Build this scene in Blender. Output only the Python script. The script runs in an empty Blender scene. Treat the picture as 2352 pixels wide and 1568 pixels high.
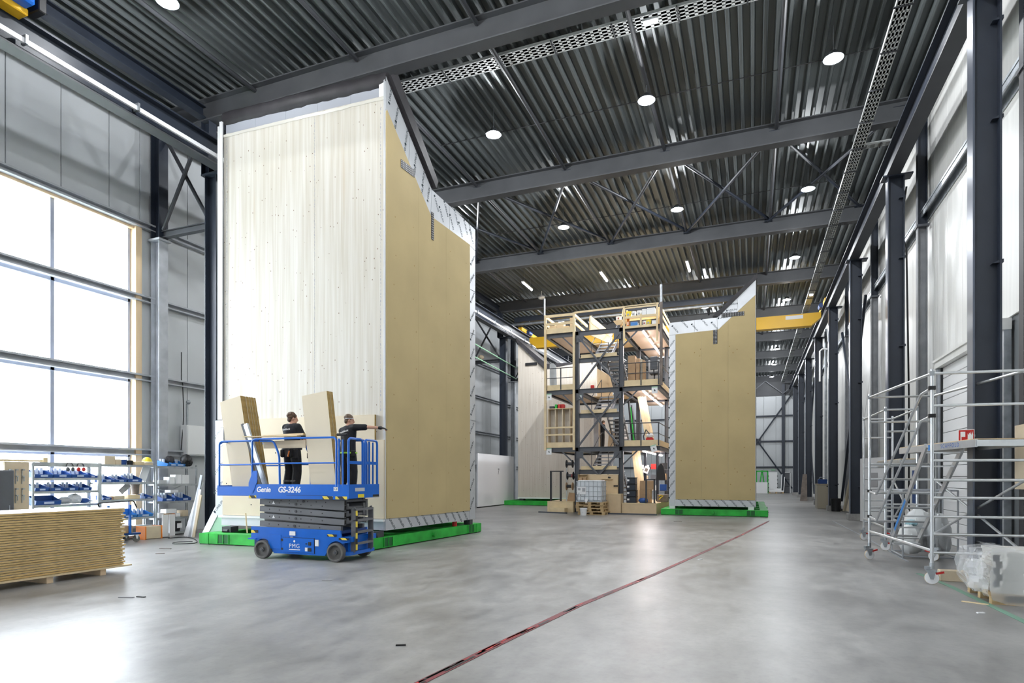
import bpy, math, random
from mathutils import Vector, Matrix
random.seed(11)
V = Vector
PI = math.pi
scene = bpy.context.scene
COL = scene.collection
# ------------------------------------------------------------------ camera
cam_d = bpy.data.cameras.new('camera'); cam = bpy.data.objects.new('camera', cam_d); COL.objects.link(cam)
cam.location = (0, 0, 1.7)
cam.rotation_euler = (PI/2, 0, math.atan(552/1400))
cam_d.lens = 36*1400/2352; cam_d.sensor_width = 36; cam_d.shift_y = (1095-784)/2352
cam_d.clip_end = 400
scene.camera = cam
# ------------------------------------------------------------------ world (bright overcast sky) and exposure
wd = bpy.data.worlds.new('overcast'); scene.world = wd; wd.use_nodes = True
bgn = wd.node_tree.nodes['Background']
bgn.inputs[0].default_value = (0.86, 0.93, 1.0, 1); bgn.inputs[1].default_value = 12.5
vs = scene.view_settings
vs.view_transform = 'Standard'; vs.look = 'None'; vs.gamma = 1; vs.use_curve_mapping = False
vs.exposure = 0.48
LAMP_W = 205.0

# ------------------------------------------------------------------ materials
MATS = {}
def mat(name, col, rough=0.6, metal=0.0, var=0.0, scale=4.0, bump=0.0, stretch=None, emit=None, alpha=None, trans=None, spec=None, coord='Object', col2=None):
    m = bpy.data.materials.new(name); m.use_nodes = True
    nt = m.node_tree; b = nt.nodes['Principled BSDF']
    b.inputs['Base Color'].default_value = (*col, 1); b.inputs['Roughness'].default_value = rough; b.inputs['Metallic'].default_value = metal
    if spec is not None: b.inputs['Specular IOR Level'].default_value = spec
    if emit: b.inputs['Emission Color'].default_value = (*emit[0], 1); b.inputs['Emission Strength'].default_value = emit[1]
    if trans is not None: b.inputs['Transmission Weight'].default_value = trans
    if alpha is not None: b.inputs['Alpha'].default_value = alpha
    if var or bump:
        tc = nt.nodes.new('ShaderNodeTexCoord'); mp = nt.nodes.new('ShaderNodeMapping'); nz = nt.nodes.new('ShaderNodeTexNoise')
        nt.links.new(tc.outputs[coord], mp.inputs[0]); nt.links.new(mp.outputs[0], nz.inputs['Vector'])
        if stretch: mp.inputs['Scale'].default_value = stretch
        nz.inputs['Scale'].default_value = scale; nz.inputs['Detail'].default_value = 5
        if var:
            rp = nt.nodes.new('ShaderNodeValToRGB')
            rp.color_ramp.elements[0].position = 0.3; rp.color_ramp.elements[1].position = 0.7
            rp.color_ramp.elements[0].color = (*[max(0, c*(1-var)) for c in col], 1)
            rp.color_ramp.elements[1].color = (*(col2 or [min(1, c*(1+var)) for c in col]), 1)
            nt.links.new(nz.outputs[0], rp.inputs[0]); nt.links.new(rp.outputs[0], b.inputs['Base Color'])
        if bump:
            bp = nt.nodes.new('ShaderNodeBump'); bp.inputs['Strength'].default_value = bump; bp.inputs['Distance'].default_value = 0.02
            nt.links.new(nz.outputs[0], bp.inputs['Height']); nt.links.new(bp.outputs[0], b.inputs['Normal'])
    MATS[name] = m
    return m
mat('deck', (0.112, 0.126, 0.128), 0.46, 0.3, 0.18, 1.3, stretch=(6, 0.3, 6))
mat('steel_dark', (0.046, 0.049, 0.056), 0.55, 0.0, 0.12, 1.5)
mat('steel_beam', (0.075, 0.079, 0.086), 0.55, 0.0, 0.12, 1.5)
mat('steel_navy', (0.020, 0.027, 0.042), 0.45, 0.0, 0.12, 1.5)
mat('steel_grey', (0.085, 0.092, 0.106), 0.45, 0.0, 0.1, 3)
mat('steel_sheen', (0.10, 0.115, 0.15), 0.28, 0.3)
mat('steel_plum', (0.060, 0.060, 0.068), 0.5)
mat('tray', (0.70, 0.72, 0.71), 0.5, 0.0)
mat('galv', (0.42, 0.45, 0.48), 0.42, 0.75, 0.22, 5)
mat('galv_dark', (0.24, 0.25, 0.265), 0.5, 0.2, 0.15, 3)
mat('galv_dull', (0.40, 0.42, 0.45), 0.55, 0.2, 0.15, 3)
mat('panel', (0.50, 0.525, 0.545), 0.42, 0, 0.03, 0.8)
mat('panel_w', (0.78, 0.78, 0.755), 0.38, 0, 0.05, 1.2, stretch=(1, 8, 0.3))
mat('joint', (0.16, 0.17, 0.18), 0.7)
mat('white', (0.80, 0.81, 0.82), 0.5)
mat('white_gloss', (0.82, 0.83, 0.86), 0.25)
mat('alu', (0.62, 0.64, 0.66), 0.33, 0.75, 0.06, 8)
mat('frame_lilac', (0.36, 0.40, 0.50), 0.5)
mat('pine', (0.70, 0.53, 0.34), 0.6, 0, 0.16, 3, stretch=(1, 1, 0.15))
mat('timber', (0.70, 0.56, 0.34), 0.6, 0, 0.10, 3)
mat('ply', (0.66, 0.51, 0.32), 0.6, 0, 0.08, 2)
mat('ply_lamplit', (0.60, 0.48, 0.385), 0.6, 0, 0.06, 1)  # soffit plywood, pinkish glow of the tube lamps put into the colour
mat('tan', (0.50, 0.395, 0.20), 0.75, 0, 0.07, 0.9)
mat('tan_light', (0.66, 0.575, 0.43), 0.75, 0, 0.04, 1.2)
mat('tan_edge', (0.34, 0.225, 0.075), 0.85, 0, 0.22, 14)
mat('foil', (0.62, 0.64, 0.67), 0.36, 0.35, 0.06, 2)
mat('ink', (0.012, 0.03, 0.04), 0.6)
mat('black', (0.010, 0.010, 0.012), 0.5)
mat('membrane', (0.026, 0.024, 0.028), 0.6, 0, 0.3, 3, bump=0.5)
mat('scissor_grey', (0.15, 0.155, 0.168), 0.45)
mat('sack_teal', (0.36, 0.60, 0.66), 0.35)
mat('rubber', (0.125, 0.122, 0.118), 0.8, 0, 0.12, 8)
mat('green', (0.022, 0.42, 0.045), 0.5, 0, 0.3, 2.5)
mat('green_pale', (0.30, 0.55, 0.36), 0.5, 0, 0.1, 2)
mat('green_line', (0.16, 0.30, 0.22), 0.6)
mat('blue', (0.004, 0.130, 0.58), 0.32, 0, 0.06, 3)
mat('blue_dark', (0.006, 0.05, 0.22), 0.4)
mat('bin_blue', (0.018, 0.085, 0.33), 0.4)
mat('bin_sky', (0.03, 0.20, 0.55), 0.4)
mat('yellow', (0.80, 0.46, 0.015), 0.4, 0, 0.04, 1)
mat('yellow_b', (0.83, 0.66, 0.03), 0.4)
mat('hivis', (0.45, 0.85, 0.06), 0.5)
mat('red', (0.50, 0.015, 0.012), 0.45)
mat('orange', (0.75, 0.21, 0.02), 0.5)
mat('carton', (0.46, 0.30, 0.17), 0.75, 0, 0.1, 3)
mat('carton_pale', (0.60, 0.50, 0.36), 0.75, 0, 0.08, 3)
mat('pallet', (0.50, 0.36, 0.19), 0.75, 0, 0.2, 6)
mat('bag', (0.70, 0.72, 0.72), 0.3, 0, 0.06, 3, bump=0.6)
mat('bag_grey', (0.48, 0.50, 0.51), 0.3, 0, 0.1, 3, bump=0.6)
mat('tarp', (0.18, 0.15, 0.13), 0.6, 0, 0.3, 4, bump=0.5)
mat('film', (0.86, 0.88, 0.90), 0.18, 0, alpha=0.30)
mat('ibc_plastic', (0.72, 0.76, 0.80), 0.35)
mat('skin', (0.60, 0.34, 0.24), 0.55, 0, 0.05, 12)
mat('hair', (0.10, 0.055, 0.030), 0.6, 0, 0.45, 40, bump=0.9)
mat('hair_b', (0.13, 0.085, 0.055), 0.6, 0, 0.45, 50, bump=0.9)
mat('shirt', (0.008, 0.010, 0.016), 0.8, 0, 0.3, 9, bump=0.35)
mat('trouser', (0.010, 0.010, 0.012), 0.75, 0, 0.4, 10, bump=0.4)
mat('boot', (0.035, 0.022, 0.016), 0.6)
mat('glass', (0.9, 0.95, 1.0), 0.02, alpha=0.10)
mat('lens', (1, 1, 1), 0.4, emit=((0.93, 0.96, 1.0), 42))
mat('tube_on', (1, 1, 1), 0.4, emit=((0.97, 0.93, 1.0), 26))
mat('exit_on', (1, 1, 1), 0.4, emit=((0.95, 0.97, 1.0), 5))
mat('grass', (0.36, 0.55, 0.28), 0.9, 0, 0.3, 4)
mat('paving', (0.5, 0.5, 0.5), 0.9)
mat('print_grey', (0.38, 0.38, 0.40), 0.7)
mat('tape_red', (0.33, 0.045, 0.055), 0.6, 0, 0.35, 3, col2=(0.16, 0.05, 0.055))

def wood_clt():
    m = bpy.data.materials.new('clt'); m.use_nodes = True; nt = m.node_tree; b = nt.nodes['Principled BSDF']
    N = nt.nodes.new; L = nt.links.new
    tc = N('ShaderNodeTexCoord')
    def noise(sc, scale, det=4):
        mp = N('ShaderNodeMapping'); mp.inputs['Scale'].default_value = sc; L(tc.outputs['Object'], mp.inputs[0])
        n = N('ShaderNodeTexNoise'); n.inputs['Scale'].default_value = scale; n.inputs['Detail'].default_value = det; L(mp.outputs[0], n.inputs['Vector']); return n
    def ramp(src, p0, p1, c0, c1):
        r = N('ShaderNodeValToRGB'); r.color_ramp.elements[0].position = p0; r.color_ramp.elements[1].position = p1
        r.color_ramp.elements[0].color = c0; r.color_ramp.elements[1].color = c1; L(src, r.inputs[0]); return r
    g1 = noise((9, 9, 0.25), 1.6, 6); g2 = noise((3, 3, 0.16), 1.2, 3)
    base = ramp(g1.outputs[0], 0.3, 0.72, (0.50, 0.462, 0.385, 1), (0.635, 0.615, 0.565, 1))
    st = ramp(g2.outputs[0], 0.64, 0.86, (0, 0, 0, 1), (1, 1, 1, 1))
    mx = N('ShaderNodeMix'); mx.data_type = 'RGBA'
    L(st.outputs[0], mx.inputs['Factor']); L(base.outputs[0], mx.inputs[6]); mx.inputs[7].default_value = (0.45, 0.35, 0.22, 1)
    vo = N('ShaderNodeTexVoronoi'); mp = N('ShaderNodeMapping'); mp.inputs['Scale'].default_value = (3.2, 3.2, 2.2); L(tc.outputs['Object'], mp.inputs[0]); L(mp.outputs[0], vo.inputs['Vector'])
    vo.inputs['Scale'].default_value = 2.3
    kn = ramp(vo.outputs['Distance'], 0.06, 0.10, (1, 1, 1, 1), (0, 0, 0, 1))
    mx2 = N('ShaderNodeMix'); mx2.data_type = 'RGBA'; L(kn.outputs[0], mx2.inputs['Factor']); L(mx.outputs[2], mx2.inputs[6]); mx2.inputs[7].default_value = (0.16, 0.10, 0.06, 1)
    L(mx2.outputs[2], b.inputs['Base Color']); b.inputs['Roughness'].default_value = 0.6
    MATS['clt'] = m
wood_clt()
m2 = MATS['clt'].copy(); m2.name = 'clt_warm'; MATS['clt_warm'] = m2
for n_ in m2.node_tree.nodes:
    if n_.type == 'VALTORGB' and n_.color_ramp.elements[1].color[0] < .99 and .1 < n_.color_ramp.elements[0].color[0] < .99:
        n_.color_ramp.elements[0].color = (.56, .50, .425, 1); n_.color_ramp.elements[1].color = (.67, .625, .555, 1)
def concrete():
    m = bpy.data.materials.new('concrete'); m.use_nodes = True; nt = m.node_tree; b = nt.nodes['Principled BSDF']
    N = nt.nodes.new; L = nt.links.new
    tc = N('ShaderNodeTexCoord')
    def noise(scale, det, sc=(1, 1, 1)):
        mp = N('ShaderNodeMapping'); mp.inputs['Scale'].default_value = sc; L(tc.outputs['Object'], mp.inputs[0])
        n = N('ShaderNodeTexNoise'); n.inputs['Scale'].default_value = scale; n.inputs['Detail'].default_value = det; n.inputs['Roughness'].default_value = 0.65; L(mp.outputs[0], n.inputs['Vector']); return n
    a = noise(0.45, 8); c = noise(2.2, 6, (1.8, 0.8, 1)); e = noise(14, 3)
    r1 = N('ShaderNodeValToRGB'); r1.color_ramp.elements[0].position = 0.32; r1.color_ramp.elements[1].position = 0.68
    r1.color_ramp.elements[0].color = (0.215, 0.211, 0.204, 1); r1.color_ramp.elements[1].color = (0.385, 0.380, 0.370, 1); L(a.outputs[0], r1.inputs[0])
    r2 = N('ShaderNodeValToRGB'); r2.color_ramp.elements[0].position = 0.25; r2.color_ramp.elements[1].position = 0.75
    r2.color_ramp.elements[0].color = (0.66, 0.66, 0.665, 1); r2.color_ramp.elements[1].color = (1.14, 1.14, 1.13, 1); L(c.outputs[0], r2.inputs[0])
    r3 = N('ShaderNodeValToRGB'); r3.color_ramp.elements[0].position = 0.3; r3.color_ramp.elements[1].position = 0.5
    r3.color_ramp.elements[0].color = (0.90, 0.90, 0.90, 1); r3.color_ramp.elements[1].color = (1, 1, 1, 1); L(e.outputs[0], r3.inputs[0])
    def mul(x, y):
        k = N('ShaderNodeMix'); k.data_type = 'RGBA'; k.blend_type = 'MULTIPLY'; k.inputs['Factor'].default_value = 1; L(x, k.inputs[6]); L(y, k.inputs[7]); return k.outputs[2]
    L(mul(mul(r1.outputs[0], r2.outputs[0]), r3.outputs[0]), b.inputs['Base Color'])
    rr = N('ShaderNodeMapRange'); rr.inputs['To Min'].default_value = 0.22; rr.inputs['To Max'].default_value = 0.52; L(c.outputs[0], rr.inputs[0]); L(rr.outputs[0], b.inputs['Roughness'])
    b.inputs['Specular IOR Level'].default_value = 0.5
    MATS['concrete'] = m
concrete()
def hazard():
    m = bpy.data.materials.new('hazard'); m.use_nodes = True; nt = m.node_tree; b = nt.nodes['Principled BSDF']
    N = nt.nodes.new; L = nt.links.new
    tc = N('ShaderNodeTexCoord'); mp = N('ShaderNodeMapping'); mp.inputs['Rotation'].default_value = (0.0, 0.8, 0); L(tc.outputs['Object'], mp.inputs[0])
    w = N('ShaderNodeTexWave'); w.inputs['Scale'].default_value = 1.9; L(mp.outputs[0], w.inputs['Vector'])
    r = N('ShaderNodeValToRGB'); r.color_ramp.interpolation = 'CONSTANT'; r.color_ramp.elements[0].color = (0.012, 0.012, 0.012, 1)
    r.color_ramp.elements[1].position = 0.5; r.color_ramp.elements[1].color = (0.80, 0.62, 0.06, 1)
    L(w.outputs[1], r.inputs[0]); L(r.outputs[0], b.inputs['Base Color']); b.inputs['Roughness'].default_value = 0.5
    MATS['hazard'] = m
hazard()

# ------------------------------------------------------------------ mesh builder
class MB:
    def __init__(s): s.v = []; s.f = []
    def add(s, vs, fs):
        o = len(s.v); s.v += [V(p) for p in vs]; s.f += [tuple(i+o for i in f) for f in fs]; return s
    def box(s, c, size, rot=None):
        x, y, z = (k/2 for k in size); c = V(c)
        vs = [V(p) for p in ((-x,-y,-z),(x,-y,-z),(x,y,-z),(-x,y,-z),(-x,-y,z),(x,-y,z),(x,y,z),(-x,y,z))]
        if rot is not None: vs = [rot @ p for p in vs]
        return s.add([c+p for p in vs], [(3,2,1,0),(4,5,6,7),(0,1,5,4),(1,2,6,5),(2,3,7,6),(3,0,4,7)])
    def bb(s, x0, x1, y0, y1, z0, z1): return s.box(((x0+x1)/2, (y0+y1)/2, (z0+z1)/2), (abs(x1-x0), abs(y1-y0), abs(z1-z0)))
    def cbox(s, c, size, ch=0.01, rot=None):           # chamfered box
        x, y, z = (k/2 for k in size); c = V(c); ch = min(ch, x*.9, y*.9, z*.9); vs = []; ix = {}
        for sx in (-1,1):
            for sy in (-1,1):
                for sz in (-1,1):
                    for ax in range(3):
                        p = [sx*(x-ch), sy*(y-ch), sz*(z-ch)]; p[ax] = (sx*x, sy*y, sz*z)[ax]
                        ix[(sx,sy,sz,ax)] = len(vs); vs.append(V(p))
        fs = []
        def q(l): fs.append(tuple(ix[k] for k in l))
        for sg in (-1,1):
            for ax in range(3):
                a, b = [(1,2),(2,0),(0,1)][ax]
                ring = []
                for ka, kb in ((-1,-1),(1,-1),(1,1),(-1,1)):
                    k = [0,0,0]; k[ax] = sg; k[a] = ka; k[b] = kb; ring.append((*k, ax))
                q(ring if sg > 0 else ring[::-1])
        for ax in range(3):
            a, b = [(1,2),(2,0),(0,1)][ax]
            for ka in (-1,1):
                for kb in (-1,1):
                    def K(t, w):
                        k = [0,0,0]; k[ax] = t; k[a] = ka; k[b] = kb; return (*k, w)
                    r = [K(-1,a), K(1,a), K(1,b), K(-1,b)]
                    q(r if ka*kb < 0 else r[::-1])
        for sx in (-1,1):
            for sy in (-1,1):
                for sz in (-1,1):
                    r = [(sx,sy,sz,0),(sx,sy,sz,1),(sx,sy,sz,2)]
                    q(r if sx*sy*sz > 0 else r[::-1])
        if rot is not None: vs = [rot @ p for p in vs]
        return s.add([c+p for p in vs], fs)
    def frame(s, p, q, up=(0,0,1)):
        p, q = V(p), V(q); d = (q-p); L = d.length; d.normalize(); u = V(up)
        if abs(d.dot(u)) > 0.98: u = V((0,1,0))
        r = d.cross(u).normalized(); u = r.cross(d)
        return p, q, d, r, u, L
    def bar(s, p, q, w, h, up=(0,0,1), dz=0):
        p, q, d, r, u, L = s.frame(p, q, up); vs = []
        for e in (p, q):
            for a, b in ((-1,-1),(1,-1),(1,1),(-1,1)): vs.append(e + r*(a*w/2) + u*(b*h/2+dz))
        return s.add(vs, [(0,1,2,3),(7,6,5,4),(0,4,5,1),(1,5,6,2),(2,6,7,3),(3,7,4,0)])
    def ibeam(s, p, q, w, h, tw=0.014, tf=0.022, up=(0,0,1)):
        s.bar(p, q, tw, h-2*tf, up); s.bar(p, q, w, tf, up, h/2-tf/2); s.bar(p, q, w, tf, up, -h/2+tf/2); return s
    def cyl(s, p, q, r, n=10, r2=None, cap=True):
        p, q, d, a, u, L = s.frame(p, q); r2 = r if r2 is None else r2; vs = []
        for e, rr in ((p, r), (q, r2)):
            for k in range(n): t = 2*PI*k/n; vs.append(e + a*(rr*math.cos(t)) + u*(rr*math.sin(t)))
        fs = [(k, n+k, n+(k+1)%n, (k+1)%n) for k in range(n)]
        if cap: fs += [tuple(range(n)), tuple(range(2*n-1, n-1, -1))]
        return s.add(vs, fs)
    def path(s, pts, r, n=8, closed=False):
        pts = [V(p) for p in pts]; m = len(pts); vs = []; u = None
        for i in range(m):
            if closed: t = pts[(i+1)%m]-pts[i-1]
            else: t = pts[min(i+1, m-1)]-pts[max(i-1, 0)]
            t.normalize()
            if u is None:
                u = V((0,0,1)) if abs(t.z) < .9 else V((0,1,0))
            a = t.cross(u)
            if a.length < 1e-4: a = t.cross(V((1,0,0)))
            a.normalize(); u = a.cross(t).normalized()
            for k in range(n): g = 2*PI*k/n; vs.append(pts[i] + a*(r*math.cos(g)) + u*(r*math.sin(g)))
        fs = []
        for i in range(m if closed else m-1):
            j = (i+1) % m
            fs += [(i*n+k, j*n+k, j*n+(k+1)%n, i*n+(k+1)%n) for k in range(n)]
        if not closed: fs += [tuple(range(n)), tuple(range(m*n-1, (m-1)*n-1, -1))]
        return s.add(vs, fs)
    def prism(s, pts, ext):
        pts = [V(p) for p in pts]; n = len(pts); e = V(ext)
        return s.add(pts + [p+e for p in pts], [tuple(range(n-1, -1, -1)), tuple(range(n, 2*n))] + [(k, (k+1)%n, n+(k+1)%n, n+k) for k in range(n)])
    def lathe(s, c, prof, n=20, axis=(0,0,1)):
        c = V(c); ax = V(axis).normalized(); t = V((1,0,0)) if abs(ax.x) < .9 else V((0,1,0)); a = ax.cross(t).normalized(); b = ax.cross(a); vs = []
        for r, z in prof:
            for k in range(n): g = 2*PI*k/n; vs.append(c + ax*z + a*(r*math.cos(g)) + b*(r*math.sin(g)))
        m = len(prof)
        fs = [(i*n+k, i*n+(k+1)%n, (i+1)*n+(k+1)%n, (i+1)*n+k) for i in range(m-1) for k in range(n)]
        fs += [tuple(range(n-1, -1, -1)), tuple(range((m-1)*n, m*n))]
        return s.add(vs, fs)
    def ell(s, c, rad, n=12, m=8, rot=None, jit=0, seed=0):
        c = V(c); vs = []; R = random.Random(seed)
        for i in range(1, m):
            t = PI*i/m
            for k in range(n):
                g = 2*PI*k/n; j = 1+R.uniform(-jit, jit)
                p = V((rad[0]*math.sin(t)*math.cos(g)*j, rad[1]*math.sin(t)*math.sin(g)*j, rad[2]*math.cos(t)*j)); vs.append(p)
        vs += [V((0,0,rad[2])), V((0,0,-rad[2]))]
        fs = [(i*n+k, (i+1)*n+k, (i+1)*n+(k+1)%n, i*n+(k+1)%n) for i in range(m-2) for k in range(n)]
        T = len(vs)-2
        fs += [(T, k, (k+1)%n) for k in range(n)] + [(T+1, (m-2)*n+(k+1)%n, (m-2)*n+k) for k in range(n)]
        if rot is not None: vs = [rot @ p for p in vs]
        return s.add([c+p for p in vs], fs)
    def xf(s, M): s.v = [M @ p for p in s.v]; return s

RM = {}     # object name -> matrix of its root
def mesh_of(mb, name, m, smooth=False):
    me = bpy.data.meshes.new(name); me.from_pydata([tuple(p) for p in mb.v], [], mb.f); me.update()
    if m: me.materials.append(MATS[m])
    if smooth:
        for p in me.polygons: p.use_smooth = True
        me.set_sharp_from_angle(angle=math.radians(38)) if hasattr(me, 'set_sharp_from_angle') else None
    return me
def link(name, me, parent=None, loc=(0,0,0), rot=None):
    o = bpy.data.objects.new(name, me); COL.objects.link(o); o.location = loc
    if rot is not None: o.rotation_euler = rot
    if parent is not None: o.parent = parent; RM[o.name] = RM.get(parent.name, Matrix())
    return o
def build(name, mb, m, parent=None, smooth=False):
    """world-space builder -> object; a top-level one gets its origin at the centre of its base"""
    if parent is not None:
        inv = RM.get(parent.name, Matrix()).inverted()
        mb.v = [inv @ p for p in mb.v]
        return link(name, mesh_of(mb, name, m, smooth), parent)
    xs = [p.x for p in mb.v]; ys = [p.y for p in mb.v]; zs = [p.z for p in mb.v]
    c = V(((min(xs)+max(xs))/2, (min(ys)+max(ys))/2, min(zs)))
    mb.v = [p-c for p in mb.v]
    o = link(name, mesh_of(mb, name, m, smooth), None, c); RM[o.name] = Matrix.Translation(c)
    return o
def tag(o, label, cat, group=None):
    o['label'] = label; o['category'] = cat
    if group: o['group'] = group
    return o
def struct(name, mb, m, parent=None):
    o = build(name, mb, m, parent)
    if parent is None: o['kind'] = 'structure'
    return o
def thing(name, label, cat, loc=(0,0,0), rotz=0, group=None):
    o = bpy.data.objects.new(name, None); COL.objects.link(o); o.location = loc; o.rotation_euler = (0, 0, rotz)
    o.empty_display_size = 0.1
    RM[o.name] = Matrix.Translation(V(loc)) @ Matrix.Rotation(rotz, 4, 'Z')
    return tag(o, label, cat, group)
def solo(name, mb, m, label, cat, group=None, smooth=False):
    return tag(build(name, mb, m, None, smooth), label, cat, group)
def copytree(o, loc=None, rotz=None, label=None, group=None, parent=None):
    c = o.copy(); COL.objects.link(c)
    if parent is not None: c.parent = parent
    if loc is not None: c.location = loc
    if rotz is not None: c.rotation_euler = (0, 0, rotz)
    if label: c['label'] = label
    if group: c['group'] = group
    for ch in [k for k in o.children]: copytree(ch, parent=c)
    if parent is None: RM[c.name] = Matrix.Translation(c.location) @ Matrix.Rotation(c.rotation_euler.z, 4, 'Z')
    return c
def textmesh(body, size=1.0, spacing=1.0, bold=0.0, shear=0.0):
    cu = bpy.data.curves.new('txt', 'FONT'); cu.body = body; cu.size = size; cu.space_character = spacing; cu.offset = bold; cu.shear = shear
    cu.align_x = 'CENTER'; cu.align_y = 'CENTER'; cu.resolution_u = 3; cu.fill_mode = 'FRONT'
    o = bpy.data.objects.new('txt', cu); COL.objects.link(o)
    me = bpy.data.meshes.new_from_object(o.evaluated_get(bpy.context.evaluated_depsgraph_get()))
    vs = [v.co.copy() for v in me.vertices]; fs = [tuple(p.vertices) for p in me.polygons]
    bpy.data.objects.remove(o); bpy.data.curves.remove(cu); bpy.data.meshes.remove(me)
    return vs, fs
def put_text(mb, tm, origin, ex, ey, ang=0.0, sc=1.0):
    """lay a flat text on the plane with axes ex, ey at origin, turned by ang"""
    origin, ex, ey = V(origin), V(ex), V(ey); ca, sa = math.cos(ang), math.sin(ang)
    mb.add([origin + ex*((p.x*ca-p.y*sa)*sc) + ey*((p.x*sa+p.y*ca)*sc) for p in tm[0]], tm[1]); return mb
def catmull(pts, n=5):
    pts = [V(p) for p in pts]; P = [pts[0]]+pts+[pts[-1]]; out = []
    for a, b, c, d in zip(P[:-3], P[1:-2], P[2:-1], P[3:]):
        for k in range(n):
            t = k/n; out.append(.5*((2*b)+(c-a)*t+(2*a-5*b+4*c-d)*t*t+(3*b-a-3*c+d)*t**3))
    return out+[pts[-1]]
def rot3(ax=0, ay=0, az=0): return (Matrix.Rotation(az, 3, 'Z') @ Matrix.Rotation(ay, 3, 'Y') @ Matrix.Rotation(ax, 3, 'X'))
ORD = ['nearest', 'second', 'third', 'fourth', 'fifth', 'sixth', 'seventh', 'eighth', 'ninth', 'tenth', 'eleventh', 'twelfth']
# ================================================================== THE HALL
XL, XR, Y0, Y1, ZC = -16.7, 4.65, -9.0, 70.8, 12.5
YB = [13+7.2*k for k in range(-2, 8)]
ZG = (2.43, 4.61, 6.92, 9.07)                      # wall rails
struct('floor', MB().bb(-17.2, 5.2, Y0-.3, Y1+.3, -0.3, 0), 'concrete')
# corrugated roof deck: trapezoid ribs running down the hall
mb = MB(); pit = 0.28; x = XL-.4; prof = []
while x < XR+.5:
    prof += [(x, ZC), (x+.055, ZC), (x+.095, ZC+.14), (x+.24, ZC+.14)]; x += pit
n = len(prof)
mb.add([(p[0], Y0-.3, p[1]) for p in prof] + [(p[0], Y1+.3, p[1]) for p in prof] + [(p[0], Y0-.3, ZC+.3) for p in (prof[0], prof[-1])] + [(p[0], Y1+.3, ZC+.3) for p in (prof[0], prof[-1])],
       [(k, k+1, n+k+1, n+k) for k in range(n-1)] + [(2*n, 2*n+2, 2*n+3, 2*n+1)])
struct('ceiling', mb, 'deck')
def wall(name, slabs, panels, axis, m):
    """slabs: backing boxes; panels: (a0, a1, z0, z1) along the axis, each its own sandwich panel"""
    b = MB()
    for s_ in slabs: b.bb(*s_)
    w = struct(name, b, 'joint')
    cache = {}
    for a0, a1, z0, z1, off in panels:
        key = (round(a1-a0, 3), round(z1-z0, 3))
        if key not in cache:
            L, Hh = key; q = MB()
            if axis == 'y': q.cbox((0, 0, 0), (.05, L-.016, Hh-.004), .008)
            else: q.cbox((0, 0, 0), (L-.016, .05, Hh-.004), .008)
            cache[key] = mesh_of(q, 'panel', m)
        c = V((off, (a0+a1)/2, (z0+z1)/2)) if axis == 'y' else V(((a0+a1)/2, off, (z0+z1)/2))
        link('panel', cache[key], w, RM[w.name].inverted() @ c)
    return w
WY0, WY1, WZ0, WZ1 = 1.85, 12.42, 0.25, 9.0        # window opening in the left wall
jl = [12.62, 12.97] + [12.97+1.27*k for k in range(1, 46)] + [Y1]
ju = [12.97-1.27*k for k in range(17, 0, -1)]
pan = [(a, b, 0, ZC+.1, XL-.02) for a, b in zip(jl[:-1], jl[1:]) if b-a > .05]
pan += [(a, b, 9.02, ZC+.1, XL-.02) for a, b in zip(ju[:-1], ju[1:]) if a > WY0-1.3]
pan += [(ju[-1], 12.62, 9.02, ZC+.1, XL-.02)]
pan += [(a, b, 0, ZC+.1, XL-.02) for a, b in zip(ju[:-1], ju[1:]) if a <= WY0-1.3]
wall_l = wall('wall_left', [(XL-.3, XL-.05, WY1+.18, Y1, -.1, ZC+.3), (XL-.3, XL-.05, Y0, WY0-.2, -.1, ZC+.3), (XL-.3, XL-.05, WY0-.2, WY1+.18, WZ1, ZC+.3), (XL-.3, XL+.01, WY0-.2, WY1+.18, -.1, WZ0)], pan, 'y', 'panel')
jr = [Y0+1.2*k for k in range(0, 67)]
DY0, DY1, DZ = 14.6, 19.0, 4.55                     # overhead door in the right wall
pan = [(a, b, 0, 9.0, XR+.02) for a, b in zip(jr[:-1], jr[1:]) if b < Y1+.5 and not (b > DY0 and a < DY1)]
pan += [(a, b, 9.0, ZC+.1, XR+.02) for a, b in zip(jr[:-1], jr[1:]) if b < Y1+.5]
pan += [(a, b, DZ+.25, 9.0, XR+.02) for a, b in zip(jr[:-1], jr[1:]) if (b > DY0 and a < DY1)]
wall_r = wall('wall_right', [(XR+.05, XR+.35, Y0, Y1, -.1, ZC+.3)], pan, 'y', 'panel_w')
jf = [XL+1.19*k for k in range(0, 19)]
wall('wall_far', [(XL-.3, XR+.3, Y1+.05, Y1+.35, -.1, ZC+.3)], [(a, b, 0, ZC+.1, Y1+.02) for a, b in zip(jf[:-1], jf[1:])], 'x', 'panel')
struct('wall_back', MB().bb(XL-.3, XR+.35, Y0-.3, Y0, -.1, ZC+.3), 'panel')
# concrete kerb along the right wall
struct('baseboard_right', MB().bb(XR-.5, XR, 19.2, Y1, 0, .12).bb(XR-.5, XR, Y0, 14.4, 0, .12), 'concrete')

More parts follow.
